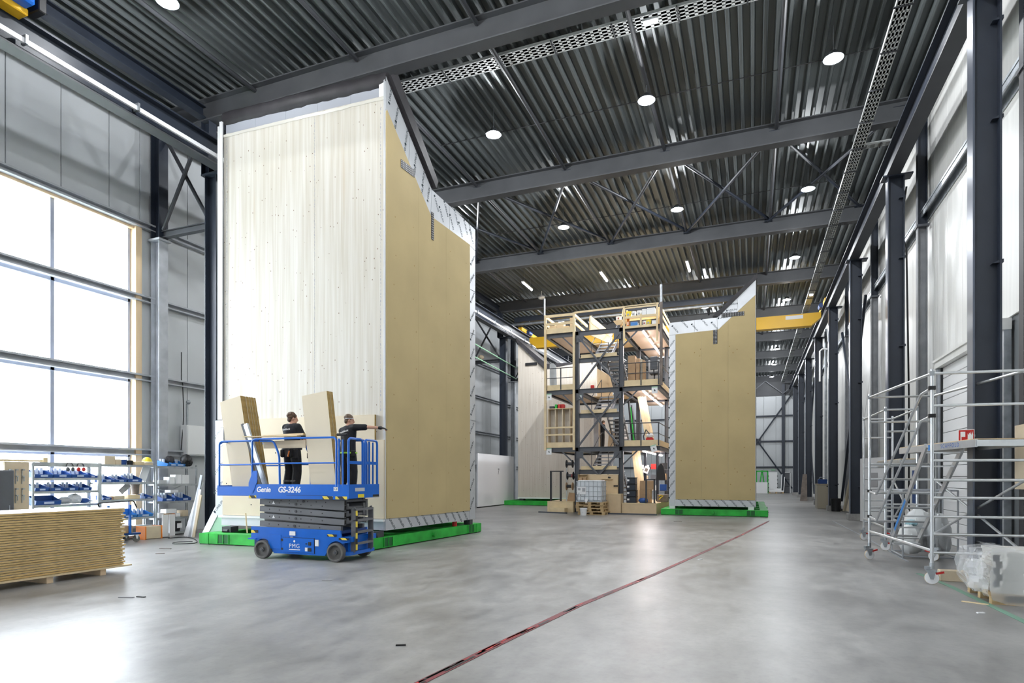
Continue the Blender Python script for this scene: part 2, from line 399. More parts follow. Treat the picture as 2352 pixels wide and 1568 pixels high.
# ---- window in the left wall
win = bpy.data.objects.new('window_1', None); COL.objects.link(win); win.location = (XL, (WY0+WY1)/2, WZ0); RM[win.name] = Matrix.Translation(win.location); win['kind'] = 'structure'
build('timber_jamb', MB().bb(XL-.26, XL+.10, WY1, WY1+.19, WZ0, WZ1+.05), 'pine', win)
build('timber_jamb', MB().bb(XL-.26, XL+.10, WY0-.19, WY0, WZ0, WZ1+.05), 'pine', win)
build('timber_head', MB().bb(XL-.26, XL+.02, WY0, WY1, WZ1-.10, WZ1+.02), 'pine', win)
build('head_flashing', MB().bb(XL-.02, XL+.12, WY0-.1, WY1+.2, WZ1-.02, WZ1+.03), 'white', win)
mull = [WY1-.03-2.08*k for k in range(0, 6)]
zz = [WZ0, 2.43, 4.61, 6.92, WZ1-.1]
for k, y in enumerate(mull):
    build('mullion', MB().cbox((XL-.16, y-.02, (WZ0+WZ1)/2), (.09, .10 if 0 < k < 5 else .07, WZ1-WZ0), .006), 'frame_lilac', win)
for z in zz[1:4]:
    build('transom', MB().cbox((XL-.16, (WY0+WY1)/2, z-.09), (.09, WY1-WY0, .12), .006), 'frame_lilac', win)
for r in range(4):
    me = None
    for k in range(5):
        y1, y0 = mull[k]-.07, mull[k+1]+.03
        if me is None: me = mesh_of(MB().box((0, 0, 0), (.012, y1-y0, zz[r+1]-zz[r]-.04)), 'pane', 'glass')
        link('pane', me, win, RM[win.name].inverted() @ V((XL-.18, (y0+y1)/2, (zz[r]+zz[r+1])/2-.02)))
# outside: paving and a strip of lawn with shrubs, all but burnt out
struct('ground_outside', MB().bb(-60, -17.2, -30, 60, -.32, -.12), 'paving')
mb = MB(); mb.bb(-27, -24, -20, 45, -.12, -.06)
struct('lawn_outside', mb, 'grass')
for k, (x, y, r) in enumerate([(-26, 16.2, .55), (-26.3, 17.6, .6), (-26, 19.2, .5)]):
    b = MB()
    for j in range(9):
        a = random.uniform(0, 6.3); b.ell((x+r*.6*math.cos(a), y+r*.6*math.sin(a), .12+random.uniform(0, .45)*r), (r*.5, r*.5, r*.42), 9, 6, jit=.25, seed=j+k*20)
    solo('garden_shrub', b, 'grass', ['pale green shrub outside the window, left of three', 'pale green shrub outside the window, middle of three', 'pale green shrub outside the window, right of three'][k], 'shrub', 'shrubs outside')

# ---- wall rails (galvanised girts) on the left wall, carried across the window
def ctube(p, q, w, h): return MB().bar(p, q, w, h)
for k, z in enumerate(ZG):
    b = MB().bar((XL+.10, -2, z), (XL+.10, Y1, z), .16, .05, dz=.07).bar((XL+.03, -2, z), (XL+.03, Y1, z), .02, .18).bar((XL+.10, -2, z), (XL+.10, Y1, z), .16, .03, dz=-.08)
    solo('wall_rail', b, 'galv_dull', ['galvanised wall rail behind the shelving, lowest on the window wall', 'galvanised wall rail crossing the window at second height', 'galvanised wall rail crossing the window at third height', 'galvanised wall rail just above the big window'][k], 'rail', 'rails on the window wall')
for k, z in enumerate((9.07,)):
    b = MB().bar((XR-.12, -2, z), (XR-.12, Y1, z), .22, .05, dz=.10).bar((XR-.03, -2, z), (XR-.03, Y1, z), .03, .24).bar((XR-.20, -2, z), (XR-.20, Y1, z), .03, .16, dz=.03)
    solo('wall_rail', b, 'galv', 'galvanised wall rail high along the right wall behind the columns', 'rail')

# ---- steel frame
for k, y in enumerate(YB):
    t = thing('roof_beam', f'dark grey steel roof beam across the hall, {ORD[max(0,k-2)]} in view' if k >= 2 else ['dark grey steel roof beam out of view behind the camera', 'dark grey steel roof beam out of view just above the camera'][k], 'beam', ((XL+XR)/2, y, 11.78), 0, 'roof beams')
    build('web', MB().bar((XL+.5, y, 12.08), (XR-.3, y, 12.08), .02, .57), 'steel_beam', t)
    build('bottom_flange', MB().bar((XL+.5, y, 11.79), (XR-.3, y, 11.79), .34, .03), 'steel_beam', t)
    build('top_flange', MB().bar((XL+.5, y, 12.38), (XR-.3, y, 12.38), .34, .03), 'steel_beam', t)
W4 = ('first', 'second', 'third', 'fourth', 'fifth')
SX = (-12.7, -9.35, -6.0, -2.65, .68)
rs_labels = {}
for k in range(len(YB)-1):
    for j, x in enumerate(SX):
        if k < 1 or k > 6: continue
        b = MB().cyl((x, YB[k]+.02, 12.30), (x, YB[k+1]-.02, 12.30), .055, 8)
        solo('roof_strut', b, 'steel_dark', f'round dark roof strut, {W4[j]} line from the left, {ORD[k-1]} bay from the camera', 'strut', 'roof struts')
NX = (-12.65, -9.32, -5.95, -2.63, .62, 3.9)
for k in (3,):
    for j in range(5):
        for s_ in (0, 1):
            a, c = (NX[j], NX[j+1]) if s_ == 0 else (NX[j+1], NX[j])
            b = MB().cyl((a, YB[k]+.15, 12.34-s_*.09), (c, YB[k+1]-.15, 12.34-s_*.09), .055, 8)
            for q, yy in ((a, YB[k]+.1), (c, YB[k+1]-.1)): b.box((q, yy, 12.34-s_*.09), (.30, .22, .02))
            solo('roof_brace', b, 'steel_navy', f'dark diagonal roof brace, {"thick near" if s_ == 0 else "opposite"} leg of the {W4[j]} roof cross from the left', 'brace', 'roof wind braces')
# left side: crane columns, wall columns, cross bracing
def sheet(i): return ORD[i]
vis = [y for y in YB if y > 9]
for k, y in enumerate(YB):
    if y < 0: continue
    o = ORD[k-2] if k >= 2 else 'unseen front'
    t = thing('crane_column', f'navy steel crane column on the window side, {o} from the camera', 'column', (-14.2, y, 0), 0, 'crane columns left')
    build('shaft', MB().ibeam((-14.2, y, 0), (-14.2, y, 10.2), .30, .42, up=(1, 0, 0)), 'steel_navy', t)
    build('cap_plate', MB().bb(-14.5, -13.55, y-.2, y+.2, 10.2, 10.25), 'steel_navy', t)
    build('upper_shaft', MB().ibeam((-14.42, y, 10.25), (-14.42, y, 11.78), .26, .3, up=(1, 0, 0)), 'steel_navy', t)
    build('base_plate', MB().bb(-14.5, -13.9, y-.25, y+.25, 0, .03), 'steel_navy', t)
    t = thing('wall_column', f'steel wall column with cross-braced top on the window wall, {o} from the camera', 'column', (-16.4, y, 0), 0, 'wall columns left')
    build('lower_shaft', MB().ibeam((-16.38, y, 0), (-16.38, y, 8.7), .30, .34, up=(1, 0, 0)), 'galv_dull', t)
    build('upper_shaft', MB().ibeam((-16.38, y, 8.7), (-16.38, y, 12.4), .30, .34, up=(1, 0, 0)), 'steel_navy', t)
    build('splice_plate', MB().bb(-16.62, -16.14, y-.2, y+.2, 8.66, 8.72), 'galv_dull', t)
    if y > 12:
        build('brace_strut', MB().ibeam((-16.20, y, 8.85), (-14.42, y, 8.85), .16, .2), 'steel_dark', t)
        build('brace_diagonal', MB().cyl((-16.18, y-.04, 8.98), (-14.60, y-.04, 11.7), .055, 8), 'steel_dark', t)
        build('brace_diagonal', MB().cyl((-14.44, y+.07, 8.98), (-16.18, y+.07, 11.7), .055, 8), 'steel_dark', t)
# crane runways
def runway(x, side, label):
    t = thing('crane_runway', label, 'beam', (x, 30, 10.25))
    build('girder_web', MB().bb(x-.012, x+.012, -4, Y1-.5, 10.28, 10.95), 'steel_navy', t)
    build('bottom_flange', MB().bb(x-.17, x+.17, -4, Y1-.5, 10.25, 10.29), 'steel_dark', t)
    build('top_flange', MB().bb(x-.17, x+.17, -4, Y1-.5, 10.92, 10.96), 'steel_navy', t)
    build('crane_rail', MB().bb(x-.03, x+.03, -4, Y1-.5, 10.96, 11.02), 'steel_grey', t)
    if side > 0:
        build('conductor_bar', MB().bb(x+.17, x+.23, -4, Y1-.5, 10.40, 10.50), 'white_gloss', t)
        for k in range(16): build('conductor_clip', MB().box((x+.2, 3+k*2.4, 10.47), (.16, .05, .18)), 'galv', t)
runway(-13.8, 1, 'long dark crane runway beam with white conductor bar on the window side')
runway(3.72, -1, 'long dark crane runway beam along the right wall columns')
for y0, y1 in ((-1.4, 13), (13, 34.6)):
    solo('eave_beam', MB().ibeam((-14.42, y0+.2, 11.95), (-14.42, y1-.2, 11.95), .26, .32), 'steel_navy', 'black eave beam above the crane runway at ' + ('the upper left' if y0 < 0 else 'the left behind the first roof beam'), 'beam')
# right side columns
brk = mesh_of(MB().prism([(.08, 0, 0), (.24, 0, 0), (.24, 0, .06), (.20, 0, .06)], (0, -.12, 0)), 'bracket', 'steel_navy')
for k, y in enumerate(YB):
    if y < 4: continue
    o = ORD[max(0, k-2)] if k >= 2 else 'unseen front'
    t = thing('crane_column', f'navy steel crane column along the right wall, {o} from the camera', 'column', (3.82, y, 0), 0, 'crane columns right')
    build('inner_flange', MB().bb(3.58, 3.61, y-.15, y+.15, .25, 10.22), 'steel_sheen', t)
    build('web', MB().bb(3.61, 3.97, y-.01, y+.01, .25, 10.22), 'steel_navy', t)
    build('outer_flange', MB().bb(3.97, 4.0, y-.15, y+.15, .25, 10.22), 'steel_navy', t)
    build('cap_plate', MB().bb(3.45, 4.2, y-.2, y+.2, 10.22, 10.26), 'steel_navy', t)
    build('concrete_foot', MB().cbox((3.82, y, .125), (.62, .55, .25), .01), 'concrete', t)
    for z in (1.3, 5.4, 7.9, 9.6): link('bracket', brk, t, RM[t.name].inverted() @ V((3.79, y-.01, z)))
    t = thing('wall_column', f'grey steel wall column against the right wall, {o} from the camera', 'column', (4.35, y, 0), 0, 'wall columns right')
    build('lower_shaft', MB().ibeam((4.45, y+.05, 0), (4.45, y+.05, 8.75), .20, .24, up=(1, 0, 0)), 'steel_plum' if k <= 2 else 'galv_dark', t)
    build('upper_shaft', MB().ibeam((4.45, y+.05, 8.75), (4.45, y+.05, 12.4), .20, .24, up=(1, 0, 0)), 'steel_navy', t)
    build('splice_plate', MB().bb(4.3, 4.6, y-.12, y+.2, 8.72, 8.78), 'steel_grey', t)
# long diagonal wall braces on the right, beyond the third column
for k, (ya, za, yb, zb) in enumerate([(34.6, .5, 27.6, 8.9), (34.4, 8.9, 27.8, .5), (56.0, .5, 49.2, 8.9), (49.2, .5, 56, 8.9)]):
    solo('wall_brace', MB().cyl((4.18, ya, za), (4.18, yb, zb), .06, 8), 'steel_navy', f'dark diagonal brace on the right wall, {"nearer" if k < 2 else "far"} bay, {"rising" if k in (0, 2) else "falling"} towards the camera', 'brace', 'right wall braces')
# far wall steel
t = thing('far_wall_frame', 'dark rails, column and cross brace on the far end wall', 'frame', (1.6, Y1-.15, 0))
for z in (2.75, 5.5, 8.2): build('rail', MB().bar((XL+.3, Y1-.12, z), (XR-.3, Y1-.12, z), .14, .16), 'steel_navy', t)
build('post', MB().ibeam((3.05, Y1-.16, 0), (3.05, Y1-.16, 11.5), .3, .3), 'steel_navy', t)
for s_ in (-1, 1):
    build('diagonal', MB().cyl((.55, Y1-.22, 5.5), (3.9, Y1-.22, 5.5+s_*5.0), .07, 8), 'steel_navy', t)
    build('diagonal', MB().cyl((.55, Y1-.22, 5.5), (-2.8, Y1-.22, 5.5+s_*5.0), .07, 8), 'steel_navy', t)
build('gusset', MB().box((.55, Y1-.24, 5.5), (.6, .03, .6)), 'steel_navy', t)
build('fascia', MB().bb(XL+.3, XR-.3, Y1-.12, Y1-.04, 10.35, 12.5), 'steel_dark', t)
for k in range(12): build('truss_web', MB().bar((XL+1+1.7*k, Y1-.5, 10.5 if k % 2 else 11.9), (XL+2.7+1.7*k, Y1-.5, 11.9 if k % 2 else 10.5), .08, .08), 'steel_grey', t)

# ---- overhead door in the right wall
dr = bpy.data.objects.new('door_1', None); COL.objects.link(dr); dr.location = (XR, (DY0+DY1)/2, 0); RM[dr.name] = Matrix.Translation(dr.location); dr['kind'] = 'structure'
nd = 16
me = mesh_of(MB().cbox((0, 0, 0), (.05, DY1-DY0-.1, DZ/nd-.014), .006), 'door_panel', 'white')
for k in range(nd): link('door_panel', me, dr, RM[dr.name].inverted() @ V((XR+.01, (DY0+DY1)/2, DZ/nd*(k+.5))))
build('door_head', MB().bb(XR-.16, XR, DY0-.15, DY1+.15, DZ, DZ+.22).bb(XR-.20, XR-.16, DY0-.15, DY1+.15, DZ+.16, DZ+.22), 'panel_w', dr)
build('door_track', MB().bb(XR-.12, XR, DY1-.02, DY1+.13, 0, DZ), 'galv', dr)
build('door_track', MB().bb(XR-.12, XR, DY0-.13, DY0+.02, 0, DZ), 'galv', dr)
build('seal', MB().bb(XR-.06, XR-.03, DY1-.06, DY1-.02, 0, DZ), 'black', dr)
# grey personnel door at the far end
d2 = bpy.data.objects.new('door_2', None); COL.objects.link(d2); d2.location = (3.3, Y1-.1, 0); RM[d2.name] = Matrix.Translation(d2.location); d2['kind'] = 'structure'
build('door_frame', MB().bb(2.93, 3.0, Y1-.3, Y1-.1, 0, 2.22).bb(3.68, 3.75, Y1-.3, Y1-.1, 0, 2.22).bb(2.93, 3.75, Y1-.3, Y1-.1, 2.15, 2.22), 'white', d2)
me = mesh_of(MB().cbox((0, 0, 0), (.68, .05, .69), .01), 'door_panel', 'steel_grey')
for k in range(3): link('door_panel', me, d2, RM[d2.name].inverted() @ V((3.34, Y1-.2, .36+.715*k)))

# ---- floor markings
def strip(pts, w, z=.003, h=.003):
    b = MB()
    for a, c in zip(pts[:-1], pts[1:]): b.bar((*a, z), (*c, z), w, h)
    return b
RL = [(-2.72, 2.9), (-2.55, 4.4), (-2.40, 5.72), (-2.13, 7.83), (-1.60, 10.74), (-.33, 18.82), (.57, 25.31)]
struct('trim_1', strip(RL, .085), 'tape_red')
random.seed(5)
b = MB(); b2 = MB()
for k in range(60):
    s_ = random.random(); i = min(len(RL)-2, int(s_*(len(RL)-1))); f = s_*(len(RL)-1)-i
    a, c = V((*RL[i], 0)), V((*RL[i+1], 0)); p = a.lerp(c, f); d = (c-a).normalized(); q = V((-d.y, d.x, 0))*random.uniform(-.02, .02)
    (b if k % 2 else b2).bar(p+q+V((0, 0, .0055)), p+q+d*random.uniform(.12, .5)+V((0, 0, .0055)), random.uniform(.012, .03), .002)
struct('trim_2', b, 'black'); struct('trim_3', b2, 'red')
struct('trim_4', strip([(2.72, 12.6), (2.86, 11.36), (2.97, 8.9), (3.0, 7.4)], .09), 'green_line')
struct('trim_5', strip([(2.88, 26.47), (2.95, 19.84), (2.9, 14.3)], .045, .004, .008), 'galv')
# ================================================================== LAMPS, TRAYS, CRANE
lamp0 = thing('high_bay_lamp', 'round white high bay lamp', 'lamp', (0, 0, 0), 0, 'high bay lamps')
build('housing', MB().lathe((0, 0, 0), [(.05, .16), (.09, .15), (.12, .10), (.21, .03), (.23, -.02), (.21, -.02)], 20), 'steel_grey', lamp0, True)
build('lens', MB().lathe((0, 0, 0), [(.001, -.055), (.14, -.045), (.205, -.010), (.205, -.001), (.001, -.001)][::-1], 20), 'lens', lamp0, True)
build('hook', MB().cyl((0, 0, .15), (0, 0, .789), .008, 6), 'galv', lamp0)
def add_light(parent, loc, power, size=.38, shape='DISK', rot=(0, 0, 0), sy=None, spread=PI, col=(.93, .96, 1.0)):
    ld = bpy.data.lights.new('lamp_light', 'AREA'); ld.energy = power; ld.shape = shape; ld.size = size; ld.color = col; ld.spread = spread
    if sy: ld.size_y = sy
    o = bpy.data.objects.new('lamp_light', ld); COL.objects.link(o); o.location = loc; o.rotation_euler = rot; o.parent = parent; return o
rib = lambda x: -17.1+.1675+.28*round((x+17.1-.1675)/.28)     # hang from the top of a rib
LX = tuple(rib(x) for x in (-11.6, -7.1, -2.68, 1.70)); LY = [13+7.2*(k+.5) for k in range(-3, 8)]  # first two rows are unseen, added to the grid to lift shadows
first = True
rows = ['unseen far behind the camera', 'unseen just behind the camera', 'at the upper left edge', 'in the row nearest in view', 'in the second row in view', 'in the third row', 'in the fourth row', 'in the fifth row', 'in the sixth row', 'in the seventh row', 'in the last row']
for k, y in enumerate(LY):
    for j, x in enumerate(LX):
        lab = f'round high bay lamp {rows[k]}, {["first","second","third","fourth"][j]} from the window side'
        if k == 5 and j < 3: continue                 # tube lights hang here instead
        if k == 5 and j == 3: lab = 'round high bay lamp right of the three tube lights'
        if first: L_ = lamp0; L_.location = (x, y, 11.85); L_['label'] = lab; first = False
        else: L_ = copytree(lamp0, (x, y, 11.85), 0, lab)
        for c in list(L_.children):
            if c.name.startswith('lamp_light'): bpy.data.objects.remove(c)
        ld = bpy.data.lights.new('lamp_light', 'POINT'); ld.energy = LAMP_W; ld.shadow_soft_size = .06; ld.color = (.94, .97, 1.0)
        lo = bpy.data.objects.new('lamp_light', ld); COL.objects.link(lo); lo.location = (0, 0, -.13); lo.parent = L_
tl0 = thing('tube_light', 'slim lit tube light', 'lamp', (0, 0, 0), 0, 'roof tube lights')
build('housing', MB().cbox((0, 0, .05), (.14, 1.5, .06), .01), 'white', tl0)
build('tube', MB().cyl((0, -.72, .0), (0, .72, 0), .045, 10), 'tube_on', tl0)
build('suspension', MB().cyl((0, -.5, .08), (0, -.5, .619), .006, 5).cyl((0, .5, .08), (0, .5, .619), .006, 5), 'galv', tl0)
for j, x in enumerate((-11.4, -7.07, -2.92)):
    L_ = tl0 if j == 0 else copytree(tl0)
    L_.location = (rib(x), 31, 12.02); L_['label'] = ['lit tube light under the roof, left of the row above the timber stair tower', 'lit tube light under the roof, middle of the row above the timber stair tower', 'lit tube light under the roof, right of the row above the timber stair tower'][j]
    add_light(L_, (0, 0, -.06), 250, .1, 'RECTANGLE', sy=1.4)
# ---- perforated cable trays
def tray(p, q, w, label, name='cable_tray', n_up=(0, 0, 1)):
    p, q = V(p), V(q); L = (q-p).length; d = (q-p).normalized(); r = d.cross(V((0, 0, 1))).normalized()
    t = thing(name, label, 'tray', tuple((p+q)/2))
    b = MB(); step = .2; n = int(L/step)
    for s_ in (-1, 1): b.bar(p+r*(s_*w/2), q+r*(s_*w/2), .012, .07)
    for f in (-.36, -.12, .12, .36): b.bar(p+r*(f*w)-V((0, 0, .03)), q+r*(f*w)-V((0, 0, .03)), w*.15, .006)
    for k in range(n+1): c = p+d*(k*step)-V((0, 0, .03)); b.bar(c-r*(w/2), c+r*(w/2), .125, .006)
    build('perforated_bed', b, 'tray', t)
    for k in range(int(L/1.5)+1):
        c = p+d*(.4+k*1.5)
        if (c-p).length > L: break
        build('cross_bar', MB().bar(c-r*(w/2+.04)-V((0, 0, .045)), c+r*(w/2+.04)-V((0, 0, .045)), .03, .03), 'steel_dark', t)
    build('cable_bundle', MB().cyl(p-V((0, 0, 0))+r*.05, q+r*.05, .03, 6).cyl(p-r*.06, q-r*.06, .025, 6), 'black', t)
    return t
tray((2.96, -2, 11.62), (2.96, Y1-1, 11.62), .31, 'long perforated galvanised cable tray running down the hall near the right wall')
tray((-12.5, 14.5, 12.42), (3.0, 14.5, 12.42), .46, 'wide perforated cable tray crossing the hall behind the nearest roof beam')
tray((3.14, 20.9, 11.62), (4.15, 20.9, 11.62), .22, 'short perforated tray branching off to the right wall above the second column')
t = thing('emergency_light', 'small lit rectangular emergency light under the cross cable tray', 'lamp', (-2.2, 14.4, 12.3))
build('body', MB().cbox((-2.2, 14.36, 12.31), (.36, .14, .06), .01), 'white', t); build('diffuser', MB().cbox((-2.2, 14.36, 12.265), (.32, .11, .04), .01), 'exit_on', t)
t = thing('emergency_light', 'small lit emergency light at the end of the long tray above the yellow crane', 'lamp', (2.96, 36.5, 11.5))
build('body', MB().cbox((2.96, 36.5, 11.54), (.2, .3, .06), .01), 'white', t); build('diffuser', MB().cbox((2.96, 36.5, 11.5), (.16, .26, .03), .01), 'exit_on', t)
solo('smoke_detector', MB().lathe((-11.4, 33.6, 12.1), [(.02, .4), (.02, .1), (.19, .08), (.2, .0), (.15, -.05)], 16), 'white', 'white disc detector hanging beside the fourth roof beam, above the timber panels', 'detector')
# thin catenary cable under the deck in the first bay
solo('ceiling_cable', MB().cyl((-9.5, 17.6, 12.47), (3.0, 17.6, 12.47), .012, 5), 'black', 'thin black cable strung under the roof deck across the nearest lamp bay', 'cable')
solo('ceiling_cable', MB().cyl((-11, 24.9, 12.47), (3.0, 24.9, 12.47), .012, 5), 'black', 'thin black cable strung under the roof deck across the braced bay', 'cable')
t = thing('service_beam', 'dark beam with a grey pipe hanging under the roof behind the tower', 'beam', (-7, 36, 11.3))
build('beam', MB().bb(-14.0, -.6, 35.9, 36.1, 11.45, 11.78), 'steel_navy', t); build('pipe', MB().cyl((-14.2, 35.95, 11.32), (-1.6, 35.95, 11.32), .09, 10), 'galv', t)
for x in (-13, -9, -5, -1.5): build('hanger', MB().cyl((x, 36, 11.78), (x, 36, 12.52), .02, 6).bb(x-.02, x+.02, 35.93, 35.97, 11.35, 11.5), 'galv', t)
# ---- overhead travelling crane, far down the hall
t = thing('overhead_crane', 'yellow overhead travelling crane spanning the hall behind the modules', 'crane', (-5, 38, 10.2))
build('bridge_girder', MB().bb(-13.2, 3.1, 37.75, 38.25, 10.15, 10.85).prism([(3.1, 37.75, 10.2), (3.55, 37.75, 10.55), (3.55, 37.75, 10.85), (3.1, 37.75, 10.85)], (0, .5, 0)).prism([(-13.2, 37.75, 10.2), (-13.2, 37.75, 10.85), (-13.65, 37.75, 10.85), (-13.65, 37.75, 10.55)], (0, .5, 0)), 'yellow', t)
for x in (-13.8, 3.72):
    build('end_carriage', MB().cbox((x, 38, 11.16), (.26, 3.2, .26), .03), 'yellow', t)
    build('drive_motor', MB().cyl((x+(.2 if x < 0 else -.2), 37.3, 11.12), (x+(.2 if x < 0 else -.2), 37.9, 11.12), .13, 12), 'blue_dark', t)
build('sign_plate', MB().bb(1.75, 2.65, 37.735, 37.75, 10.58, 10.78), 'white', t)
t = thing('travelling_hoist', 'blue crane drive box on a yellow carriage, top left corner', 'crane', (-13.6, 7.4, 10.9))
build('drive_box', MB().cbox((-13.45, 7.15, 11.28), (.5, 1.25, .52), .04), 'blue', t)
build('end_box', MB().cbox((-13.45, 7.93, 11.22), (.4, .16, .4), .02), 'black', t)
build('yellow_carriage', MB().cbox((-13.62, 7.0, 10.98), (.3, 1.6, .14), .02), 'yellow', t)
build('name_print', MB().bb(-13.205, -13.198, 7.3, 7.62, 11.22, 11.27).bb(-13.205, -13.198, 7.4, 7.5, 11.29, 11.36), 'white', t)
build('bridge_girder', MB().cbox((-5, 6.2, 11.25), (16.6, .5, .55), .02), 'yellow', t)
# ================================================================== TIMBER MODULES ON GREEN FRAMES
UNI = textmesh('UNILIN', .100, 1.05, .0015)
UNI_ME = None
def lettering(parent, spots, origin, ex, ey):
    """print UNILIN with its little mark at (a, z, angle) on a face, each print its own part"""
    global UNI_ME
    if UNI_ME is None:
        b = MB(); b.add(*UNI); b.add([(x, y, 0) for x, y in ((-.255, -.036), (-.21, -.036), (-.195, .0), (-.21, .04), (-.255, .04))], [(0, 1, 2, 3, 4)])
        UNI_ME = mesh_of(b, 'lettering', 'ink')
    ex, ey = V(ex), V(ey); ez = ex.cross(ey); inv = RM[parent.name].inverted()
    for a, z, ang in spots:
        ca, sa = math.cos(ang), math.sin(ang); x, y = ex*ca+ey*sa, ey*ca-ex*sa
        o = inv @ (V(origin)+ex*a+ey*z)
        M = Matrix(((x.x, y.x, ez.x, o.x), (x.y, y.y, ez.y, o.y), (x.z, y.z, ez.z, o.z), (0, 0, 0, 1)))
        k = link('lettering', UNI_ME, parent); k.matrix_local = M
def perforated(parent, o, ex, ey, n, a0, a1, z0, z1, nx, nz):
    P = lambda a, z, k: V(o)+V(ex)*a+V(ey)*z+V(n)*k
    pl = build('perforated_plate', MB().prism([P(a0, z0, .036), P(a1, z0, .036), P(a1, z1, .036), P(a0, z1, .036)], V(n)*.008), 'black', parent)
    b = MB(); da, dz = (a1-a0)/nx, (z1-z0)/nz
    for i in range(nx):
        for j in range(nz):
            a, z = a0+da*(i+.5), z0+dz*(j+.5); b.add([P(a+s*da*.17, z+t*dz*.17, .0455) for s, t in ((-1,-1),(1,-1),(1,1),(-1,1))], [(0, 1, 2, 3)])
    build('plate_hole', b, 'white', pl)['kind'] = 'stuff'
def frame_base(label, FL, FR, BL, BR, h, z0=.02, cross=2, m='green', detail=True):
    FL, FR, BL, BR = (V((*p, 0)) for p in (FL, FR, BL, BR))
    c = (FL+FR+BL+BR)/4
    t = thing('transport_frame', label, 'frame', (c.x, c.y, 0))
    z = z0+h/2; up = V((0, 0, z)); W = .32
    ins = lambda p, q, r: p+(q-p).normalized()*W/2+(r-p).normalized()*W/2
    a, b, cc, d = ins(FL, FR, BL), ins(FR, FL, BR), ins(BL, BR, FL), ins(BR, BL, FR)
    for p, q in ((a, b), (cc, d), (a, cc), (b, d)):
        e = (q-p).normalized()*W/2
        build('beam', MB().bar(p-e*.98+up, q+e*.98+up, W, h*(1 if (p, q) in ((a, b), (cc, d)) else .985)), m, t)
    for k in range(1, cross+1):
        f = k/(cross+1); build('cross_member', MB().bar(a.lerp(cc, f)+up, b.lerp(d, f)+up, .25, h*.9), m, t)
    if detail:
        # fork pockets and end plates on the two long visible sides
        for p, q, n in ((FR, BR, (BR-FR).cross(V((0, 0, 1))).normalized()), (FL, FR, (FR-FL).cross(V((0, 0, 1))).normalized())):
            d_ = (q-p).normalized(); L = (q-p).length
            for s in (.62, L-.85):
                build('fork_pocket', MB().bar(p+d_*s+n*.002+up, p+d_*(s+.34)+n*.002+up, .012, h*.8), 'steel_dark' if m != 'green' else 'blue_dark', t).data.materials[0] = MATS['green_deep']
                for q_ in (s, s+.17, s+.34): build('pocket_rib', MB().bar(p+d_*q_+n*.012+up-V((0,0,h*.42)), p+d_*q_+n*.012+up+V((0,0,h*.42)), .02, .02), m, t)
            build('lashing_eye', MB().cyl(p+d_*(L/2)+up, p+d_*(L/2)+up+n*.08, .06, 10), m, t)
        build('bolt_row', MB().cyl(FR+V((0, 0, z))+V((.0, -.01, .06)), FR+V((0, -.03, z+.06)), .02, 8), 'steel_dark', t)
    for p in (a, b, cc, d):
        build('skid', MB().bar(V((p.x, p.y, 0)), V((p.x, p.y, z0)), .3, .3), 'black', t)
    return t
mat('green_deep', (.012, .13, .03), .6)
# ------------------------------------------------------------------ large module, left of centre
FR, BR, FL, BL = V((-8.10, 12.34, 0)), V((-7.82, 16.75, 0)), V((-12.90, 12.10, 0)), V((-12.62, 16.5, 0))
frame_base('bright green steel transport frame under the large timber module behind the scissor lift', (-13.06, 11.46), (-8.16, 11.70), (-12.75, 17.0), (-7.81, 17.23), .26)
M1 = thing('timber_module', 'tall timber building module with pale wood front and tan boarded side behind the lift', 'building module', (-10.4, 14.4, .42))
eS = (BR-FR).normalized(); nS = eS.cross(V((0, 0, 1))).normalized(); UP = V((0, 0, 1))
S = lambda a, z, k=0: FR+eS*a+UP*z+nS*k
eF = (FL-FR).normalized(); nF = V((0, 0, 1)).cross(eF).normalized()
if nF.y > 0: nF = -nF
Fp = lambda a, z, k=0: FR+eF*a+UP*z+nF*k
outline = [(0.0, .43), (4.42, .43), (4.42, 9.18), (2.0, 9.37), (0.0, 11.2)]
build('side_core', MB().prism([S(a, z) for a, z in outline], -nS*.18), 'white', M1)
tanp = [(0.03, .71), (4.07, .70), (4.07, 8.60), (1.96, 8.63), (0.03, 10.42)]
# tan side boards: vertical strips 1.35 m wide, cut to the roof line
def topz(a, pts=((0.03, 10.42), (1.96, 8.63), (4.07, 8.60))):
    for (a0, z0), (a1, z1) in zip(pts[:-1], pts[1:]):
        if a <= a1+1e-6: return z0+(z1-z0)*(a-a0)/(a1-a0)
    return pts[-1][1]
for a0, a1 in ((.03, 1.36), (1.36, 2.71), (2.71, 4.07)):
    ks = [a0+.0015]+[k for k in (1.96,) if a0 < k < a1]+[a1-.0015]
    build('side_board', MB().prism([S(ks[0], .71), S(ks[-1], .70)]+[S(k, topz(k)) for k in ks[::-1]], nS*.035), 'tan', M1)
foils = [[(0, 10.42), (.93, 9.56), (.98, 10.30), (0, 11.2)], [(.95, 9.54), (1.94, 8.63), (2.0, 9.37), (1.0, 10.28)],
         [(1.96, 8.63), (2.9, 8.62), (2.9, 9.30), (2.02, 9.36)], [(2.92, 8.62), (4.06, 8.60), (4.42, 8.55), (4.42, 9.18), (2.92, 9.30)],
         [(4.08, 7.3), (4.42, 7.3), (4.42, 8.53), (4.08, 8.58)], [(4.08, 6.0), (4.42, 6.0), (4.42, 7.28), (4.08, 7.28)], [(4.08, 3.4), (4.42, 3.4), (4.42, 5.98), (4.08, 5.98)], [(4.08, .44), (4.42, .44), (4.42, 3.38), (4.08, 3.38)],
         [(0, .43), (2.1, .43), (2.1, .69), (0, .70)], [(2.12, .43), (4.06, .43), (4.06, .69), (2.12, .69)]]
for f in foils: build('foil_strip', MB().prism([S(a, z) for a, z in f], nS*.02), 'foil', M1)
random.seed(3)
sp = []
